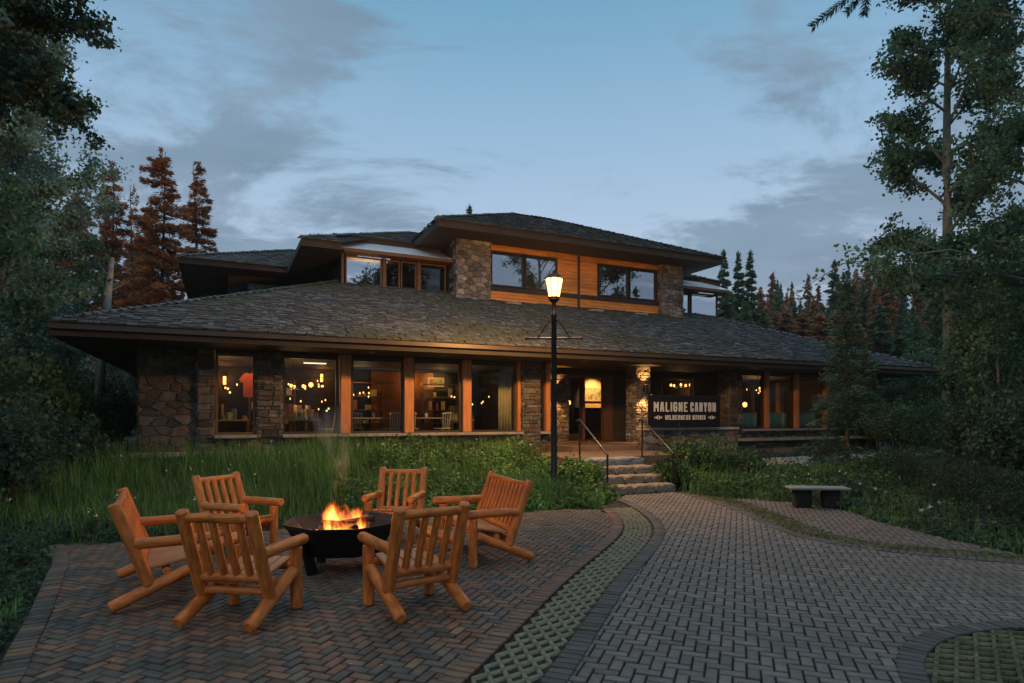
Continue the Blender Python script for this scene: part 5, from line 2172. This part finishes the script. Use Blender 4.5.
# shared far conifers
protos = []
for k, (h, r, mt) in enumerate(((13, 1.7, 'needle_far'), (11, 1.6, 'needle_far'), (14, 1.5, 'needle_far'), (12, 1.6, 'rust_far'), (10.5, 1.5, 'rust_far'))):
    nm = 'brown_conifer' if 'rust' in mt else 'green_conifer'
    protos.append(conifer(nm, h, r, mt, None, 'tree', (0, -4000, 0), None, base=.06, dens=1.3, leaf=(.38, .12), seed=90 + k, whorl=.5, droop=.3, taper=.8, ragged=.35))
used = [False] * len(protos)


def far_tree(x, y, k, s, label, group, slim=1.0):
    if used[k]:
        o = copy_tree(protos[k])
    else:
        o = protos[k]
        used[k] = True
    o.location = (x, y, float(height(x, y)))
    o.rotation_euler = (0, 0, random.uniform(0, 6.28))
    o.scale = (s * slim, s * slim, s * random.uniform(.9, 1.1))
    tag(o, label, 'tree', group)
    return o


lab_r = {0: 'dark green conifer in the distant tree line right of the upper storey', 1: 'rust-brown conifer in the distant tree line right of the upper storey'}
rr = random.Random(12)
clus = [rr.uniform(724, 1130) for _ in range(34)]
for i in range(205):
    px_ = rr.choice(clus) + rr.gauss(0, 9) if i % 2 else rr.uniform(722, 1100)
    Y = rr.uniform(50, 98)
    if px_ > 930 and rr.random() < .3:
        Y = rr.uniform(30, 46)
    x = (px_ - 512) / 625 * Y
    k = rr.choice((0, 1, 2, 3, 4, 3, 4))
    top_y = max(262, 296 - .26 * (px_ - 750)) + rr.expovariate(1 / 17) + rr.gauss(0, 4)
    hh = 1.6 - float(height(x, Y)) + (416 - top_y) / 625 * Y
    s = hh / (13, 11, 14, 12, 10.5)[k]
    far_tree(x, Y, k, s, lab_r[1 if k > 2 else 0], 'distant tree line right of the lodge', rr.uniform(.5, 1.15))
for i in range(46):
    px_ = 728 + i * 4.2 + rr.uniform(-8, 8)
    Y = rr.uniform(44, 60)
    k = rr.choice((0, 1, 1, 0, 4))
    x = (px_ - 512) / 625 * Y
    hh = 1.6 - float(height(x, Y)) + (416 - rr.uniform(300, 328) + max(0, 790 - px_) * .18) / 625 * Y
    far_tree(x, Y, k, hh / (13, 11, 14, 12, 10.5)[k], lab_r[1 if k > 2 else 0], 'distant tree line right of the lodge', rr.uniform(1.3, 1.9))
for (px_, ty, Y, lab) in ((724, 250, 47, 'tall dark green conifer just right of the upper roof tip, leftmost of three'), (738, 253, 49, 'tall dark green conifer right of the upper roof tip, middle of three'), (750, 251, 50, 'tall dark green conifer right of the upper roof tip, rightmost of three'), (470, 206, 62, 'conifer tip showing above the ridge of the upper roof')):
    x = (px_ - 512) / 625 * Y
    hh = 1.6 - float(height(x, Y)) + (416 - ty) / 625 * Y
    o = far_tree(x, Y, 2, hh / 14, lab, 'tall conifers behind the lodge')
    o.scale = (hh / 14 * .95, hh / 14 * .95, hh / 14)
for i in range(34):
    px_ = rr.uniform(-330, 215)
    Y = rr.uniform(36, 60)
    x = (px_ - 512) / 625 * Y
    k = rr.choice((0, 1, 2, 3, 4, 0))
    ty = rr.uniform(225, 300)
    hh = 1.6 + (416 - ty) / 625 * Y
    far_tree(x, Y, k, hh / (13, 11, 14, 12, 10.5)[k], 'rust-brown conifer in the woods behind the left eaves' if k > 2 else 'dark green conifer in the woods behind the left eaves', 'woods left of the lodge')
# woods behind the viewer: they are what the upper windows mirror
for i in range(40):
    an = rr.uniform(R(-165), R(-15))
    d = rr.uniform(24, 48)
    x, y = d * math.cos(an), d * math.sin(an)
    az = math.degrees(math.atan2(x, -y))
    if 26 < az < 40:
        continue
    k = rr.choice((0, 1, 2))
    far_tree(x, y, k, rr.uniform(.75, 1.05), 'green conifer mirrored in the upper windows', 'woods mirrored in the windows')
# side woods that close the view left and right
for i, (px_, Y, k, s) in enumerate(((-90, 17, 1, .95), (-190, 20, 0, .9), (-40, 22, 2, .8), (30, 24, 0, .62), (1130, 20, 0, .8), (1010, 24, 1, .75), (985, 28, 2, .65), (1190, 17, 1, .9))):
    x = (px_ - 512) / 625 * Y
    far_tree(x, Y, k, s, ('dark conifer among the shrubs beyond the left picture edge' if px_ < 0 else 'dark conifer low behind the cottonwood at left') if px_ < 500 else ('dark conifer in the gloom behind the poplars at right'), 'dark conifers at the sides')

# shrubs
SH = [
    ('shrub', 60, 11.5, .95, 1.5, 'leaf_dark', 'dark bushy shrub behind the left loveseat at the meadow edge', .075, 5200),
    ('shrub', 12, 9.5, 1.1, 2.0, 'leaf_dark', 'large dark shrub at the left picture edge beside the meadow', .075, 7000),
    ('shrub', 5, 13.5, 1.5, 2.9, 'shrub', 'tall shrub under the cottonwood at left', .09, 8000),
    ('shrub', 72, 17, 1.3, 2.7, 'shrub', 'rounded green shrub left of the dark stone wall', .09, 7000),
    ('shrub', 108, 19.5, 1.2, 2.6, 'leaf', 'bright green shrub seen under the left eave corner', .09, 6500),
    ('shrub', 40, 20, 1.6, 3.6, 'shrub', 'tall dark green shrub below the left eave tip', .10, 7500),
    ('shrub', 702, 14.8, .85, 1.38, 'shrub', 'tall green shrub right of the steps below the black sign', .065, 4600),
    ('shrub', 735, 15.2, .65, 1.0, 'shrub', 'low shrub in front of the stone pier right of the sign', .065, 3200),
    ('shrub', 676, 13.6, .5, .85, 'shrub', 'small dark shrub beside the right handrail', .06, 2600),
    ('shrub', 655, 14.8, .4, .6, 'leaf_dark', 'low dark shrub at the foot of the porch wall', .06, 2000),
    ('shrub', 905, 21.5, 1.4, 2.2, 'leaf', 'light green shrub beyond the right end of the lodge', .09, 6500),
    ('shrub', 880, 23.5, 1.3, 2.4, 'herb', 'pale green thicket behind the small spruce', .10, 6000),
    ('shrub', 948, 20, 1.5, 2.4, 'shrub', 'green shrub at the foot of the tall poplar', .09, 6500),
    ('shrub', 990, 16, 1.6, 2.6, 'leaf_dark', 'tall dark shrub under the right hand poplar', .085, 8000),
    ('shrub', 1040, 12, 1.5, 2.4, 'leaf_dark', 'dark shrub at the right picture edge', .08, 8000),
    ('shrub', 925, 13.5, 1.1, 1.1, 'juniper', 'low dark juniper mound left of the right edge path', .06, 6500),
    ('shrub', 985, 10.8, 1.2, .95, 'juniper', 'spreading dark juniper beside the right paving', .06, 7500),
    ('shrub', 1045, 9.0, 1.1, .95, 'juniper', 'spreading dark juniper at the lower right edge', .06, 6500),
    ('shrub', 890, 15.0, .9, .9, 'shrub', 'low shrub at the foot of the small spruce', .065, 4000),
    ('shrub', 574, 13.1, .62, .74, 'herb', 'rounded leafy green bush hiding the left side of the steps', .07, 4200),
    ('shrub', 800, 14.0, .55, .5, 'shrub', 'low leafy plant clump behind the bench', .06, 2200),
    ('shrub', 845, 12.6, .6, .5, 'leaf_dark', 'low dark plant clump just right of the bench', .06, 2400),
]
for i, (nm, px_, Y, r, h, mt, lab, lf, n) in enumerate(SH):
    shrub(nm, r, h, mt, lab, at(px_, Y, -.03), None, n, lf, 200 + i, 9 if r > .9 else 7, narrow=.7 if mt != 'juniper' else .25)

# meadow, plant bed, turf


def scatter(n, x0, x1, y0, y1, ok):
    x, y = rng.uniform(x0, x1, n), rng.uniform(y0, y1, n)
    m_ = ok(x, y)
    return x[m_], y[m_]


PAVE = np.concatenate([LEFT[::-1], NORTH, [(1.75, 11.6), (2.3, 12.7), (3.3, 13.0)], BENCH_EDGE, [(12, -8), (-2.4, -8)]])


def garden(x, y):
    a, b = to_ab(x, y)
    ok = ~inside(PAVE, x, y) & (b < 15.55)
    for q in LEFT[::4]:
        ok &= (x - q[0]) ** 2 + (y - q[1]) ** 2 > .24 ** 2
    ok &= ~((a > 6.8) & (a < 8.95) & (b > 10.2))
    ok &= ~((a > 6.8) & (a < 10.7) & (b > 11.7))
    ok &= ~((a > 8.9) & (b > 13.6) & (a < 15.4))
    ok &= ~((a > 14.0) & (a < 25) & (b > 11.7 + .0 * a) & (b < 14.0))
    return ok


def clump(x, y, f=1.0, ph_=0.0):
    return .5 + .25 * np.sin(x * 1.9 * f + ph_ + np.sin(y * 1.3 * f)) + .25 * np.sin(y * 2.3 * f - ph_ + np.sin(x * 1.7 * f))


def blades(name, x, y, hgt, wid, mat, bend=.35, tint=None, label=None, zoff=0.0):
    n = len(x)
    z = height(x, y) + zoff
    az = rng.uniform(0, 2 * math.pi, n)
    bd = np.abs(rng.normal(0, bend, n)) + .05
    dx, dy = np.cos(az), np.sin(az)
    sxv, syv = -dy, dx
    P = []
    for (s, wf) in ((0, 1.0), (.5, .8), (.82, .45), (1.0, .06)):
        off = bd * hgt * s ** 2
        zz = hgt * (s - .28 * bd * s ** 3)
        for sg_ in (-1, 1):
            P.append(np.stack([x + dx * off + sg_ * sxv * wid * wf * .5, y + dy * off + sg_ * syv * wid * wf * .5, z + zz], -1))
    V = np.stack(P, 1).reshape(-1, 3)
    ft = np.array([(0, 1, 3, 2), (2, 3, 5, 4), (4, 5, 7, 6)])
    F = (np.arange(n)[:, None, None] * 8 + ft[None]).reshape(-1, 4)
    tint = np.clip(1 + rng.normal(0, .3, n), .4, 1.9) if tint is None else tint
    cols = np.repeat(tint[:, None] * np.ones((1, 3)), 3, axis=0)
    return tag(np_mesh(name, V, F, M[mat], cols=cols), label, kind='stuff')


gx_, gy_ = scatter(120000, -13, 9.5, 3.0, 16.5, garden)
a_, b_ = to_ab(gx_, gy_)
dens_ = np.where((a_ > 2.6) & (a_ < 7) & (b_ > 9.4), .6, 1.0) * (.45 + .75 * clump(gx_, gy_, 1.4))
kp = rng.uniform(0, 1, len(gx_)) < dens_
gx_, gy_, a_, b_ = gx_[kp], gy_[kp], a_[kp], b_[kp]
hg = (.20 + .42 * clump(gx_, gy_, .8, 1.0)) * rng.uniform(.55, 1.25, len(gx_))
edge = np.clip((b_ - 9.2) / 1.2, .35, 1)
hg *= np.where((b_ > 11.5) & (a_ > -.6) & (a_ < 5), 1.3, 1.0)
hg *= np.where(a_ > 8, .8, 1.0) * np.where(gx_ > -5.5, edge, 1.0) * np.where(b_ > 14.9, .55, 1) * np.where((gx_ < -4) & (gy_ < 8), .65, 1)
hg *= np.where((a_ < -.6) & (b_ > 13.9), .35, 1)
blades('meadow_grass', gx_, gy_, hg, .010 + .008 * rng.uniform(0, 1, len(gx_)), 'grass', .4)
# seed stalks
kx, ky = scatter(9000, -10, 9, 7, 16, garden)
blades('grass_stalks', kx, ky, rng.uniform(.35, .8, len(kx)) * np.where(to_ab(kx, ky)[1] < 9.6, .5, 1), .008, 'herb', .22)
# leafy plant bed left of the steps


def bed_ok(x, y):
    a, b = to_ab(x, y)
    return garden(x, y) & (b > 9.2) & (b < 15.3) & (a > 2.6 + .8 * np.sin(b)) & (a < 7.0)


def leafy(name, x, y, hmax, mat, leaf, per, label=None, sig=.06):
    n = len(x)
    z0 = height(x, y)
    hh = hmax * rng.uniform(.5, 1.05, n)
    s = rng.uniform(.15, 1.0, (n, per))
    X = x[:, None] + rng.normal(0, sig, (n, per)) * (1.15 - s)
    Y = y[:, None] + rng.normal(0, sig, (n, per)) * (1.15 - s)
    Z = z0[:, None] + hh[:, None] * s
    C_ = np.stack([X, Y, Z], -1).reshape(-1, 3)
    D_ = rng.normal(0, 1, C_.shape) * np.array([1, 1, .5]) + np.array([0, 0, .15])
    L = leaf * rng.uniform(.6, 1.4, len(C_))
    V, F = leaf_quads(C_, D_, L, L * .55)
    tn = np.repeat(np.clip(1 + rng.normal(0, .22, n), .5, 1.6), per) * np.clip(1 + rng.normal(0, .22, len(C_)), .5, 1.7)
    return tag(np_mesh(name, V, F, M[mat], cols=tn[:, None] * np.ones((1, 3))), label, kind='stuff')


hx_, hy_ = scatter(6500, -5, 4, 8, 16.5, bed_ok)
a_, b_ = to_ab(hx_, hy_)
leafy('leafy_herbs', hx_, hy_, (.26 + .40 * clump(hx_, hy_, 1.1, .4)) * np.where((np.abs(hx_ / np.maximum(hy_, .1) - lpX / lpY) < .022) & (hy_ < lpY), .4, 1) * np.clip((b_ - 8.9) / 1.3, .35, 1) * np.clip((15.6 - b_) / .8, .4, 1), 'herb', .085, 16)


def bed2_ok(x, y):
    a, b = to_ab(x, y)
    return garden(x, y) & (a > 8.9) & (b > 8.5) & (b < 13.5) & (x < 9) & (a < 14)


hx_, hy_ = scatter(3600, 2, 9, 8, 17, bed2_ok)
leafy('right_herbs', hx_, hy_, .22 + .36 * clump(hx_, hy_, 1.2, 2.0), 'shrub', .075, 14)


def lawn_ok(x, y):
    d = np.hypot(x[:, None] - LEFT[None, ::3, 0], y[:, None] - LEFT[None, ::3, 1]).min(1)
    return ~inside(PAVE, x, y) & ((x < -2.2) | (x > 5.0)) & ((d > .20) | (x > 0))


hx_, hy_ = scatter(5200, -9, -2.2, 2, 9, lawn_ok)
leafy('left_ground_cover', hx_, hy_, np.where(hy_ < 6.5, .45, 1) * (.10 + .26 * clump(hx_, hy_, 1.2, 2.0)), 'leaf_dark', .06, 12)
hx_, hy_ = scatter(5200, 5.2, 12, 5.0, 12.5, lawn_ok)
leafy('right_ground_cover', hx_, hy_, .08 + .22 * clump(hx_, hy_, 1.2, 3.0), 'leaf_dark', .06, 12)
# white wildflowers
fx, fy = scatter(230, -7, 8, 7.5, 14.5, garden)
kp = (clump(fx, fy, .9, 3.3) > .5)
fx, fy = fx[kp], fy[kp]
fz = height(fx, fy) + rng.uniform(.25, .6, len(fx))
Cf = np.repeat(np.stack([fx, fy, fz], -1), 5, axis=0) + rng.normal(0, .012, (len(fx) * 5, 3))
V, F = leaf_quads(Cf, rng.normal(0, 1, Cf.shape), .027, .024)
tag(np_mesh('wildflowers', V, F, M['flower']), kind='stuff')


def in_strip(line, lo, hi):
    def ok(x, y):
        d = np.hypot(x[:, None] - line[None, :, 0], y[:, None] - line[None, :, 1]).min(1)
        return (d < hi)
    return ok


tx, ty = [], []
for ln, n_ in ((cl[::3], 8000), (cl2[::3], 70000)):
    x, y = scatter(n_, ln[:, 0].min() - .3, ln[:, 0].max() + .3, ln[:, 1].min(), ln[:, 1].max(), in_strip(ln, 0, .20))
    tx.append(x)
    ty.append(y)
x, y = scatter(11000, CIRC[0] - 1.6, CIRC[0] + 1.6, CIRC[1] - 1.6, CIRC[1] + 1.6, lambda x, y: np.hypot(x - CIRC[0], y - CIRC[1]) < CIRC_R - .22)
tx.append(x)
ty.append(y)
tx, ty = np.concatenate(tx), np.concatenate(ty)
far_ = np.clip((ty - 5) / 5, 0, 1) + (tx > 3) * .5
blades('turf_grass', tx, ty, rng.uniform(.02, .04, len(tx)) * (.7 + .7 * far_), .006, 'turf', .6, zoff=.012)
# strewn bits of leaf litter and petals on the bricks
px2, py2 = scatter(260, -5, 8, 2.5, 10, lambda x, y: inside(PAVE, x, y))
Cl = np.stack([px2, py2, np.full(len(px2), .012)], -1)
D = rng.normal(0, 1, Cl.shape) * np.array([1, 1, .1])
V, F = leaf_quads(Cl, D, .022 * rng.uniform(.5, 1.4, len(Cl)), .010)
V[:, 2] = np.maximum(V[:, 2], .009)
tag(np_mesh('leaf_litter', V, F, M['curtain'], cols=None), kind='stuff')

# ------------------------------------------------------------------ evening air
hz_m = bpy.data.materials.new('evening_haze')
hz_m.use_nodes = True
hn, hl = hz_m.node_tree.nodes, hz_m.node_tree.links
hn.remove(hn['Principled BSDF'])
hv = hn.new('ShaderNodeVolumePrincipled')
hv.inputs['Color'].default_value = (.9, .93, .97, 1)
hv.inputs['Density'].default_value = .0005
hv.inputs['Anisotropy'].default_value = .25
hl.new(hv.outputs[0], hn['Material Output'].inputs['Volume'])
m_ = MB()
m_.bb(-1000, 1000, -1000, 1000, -2.0, 34)
tag(m_.build('haze', hz_m), kind='stuff')
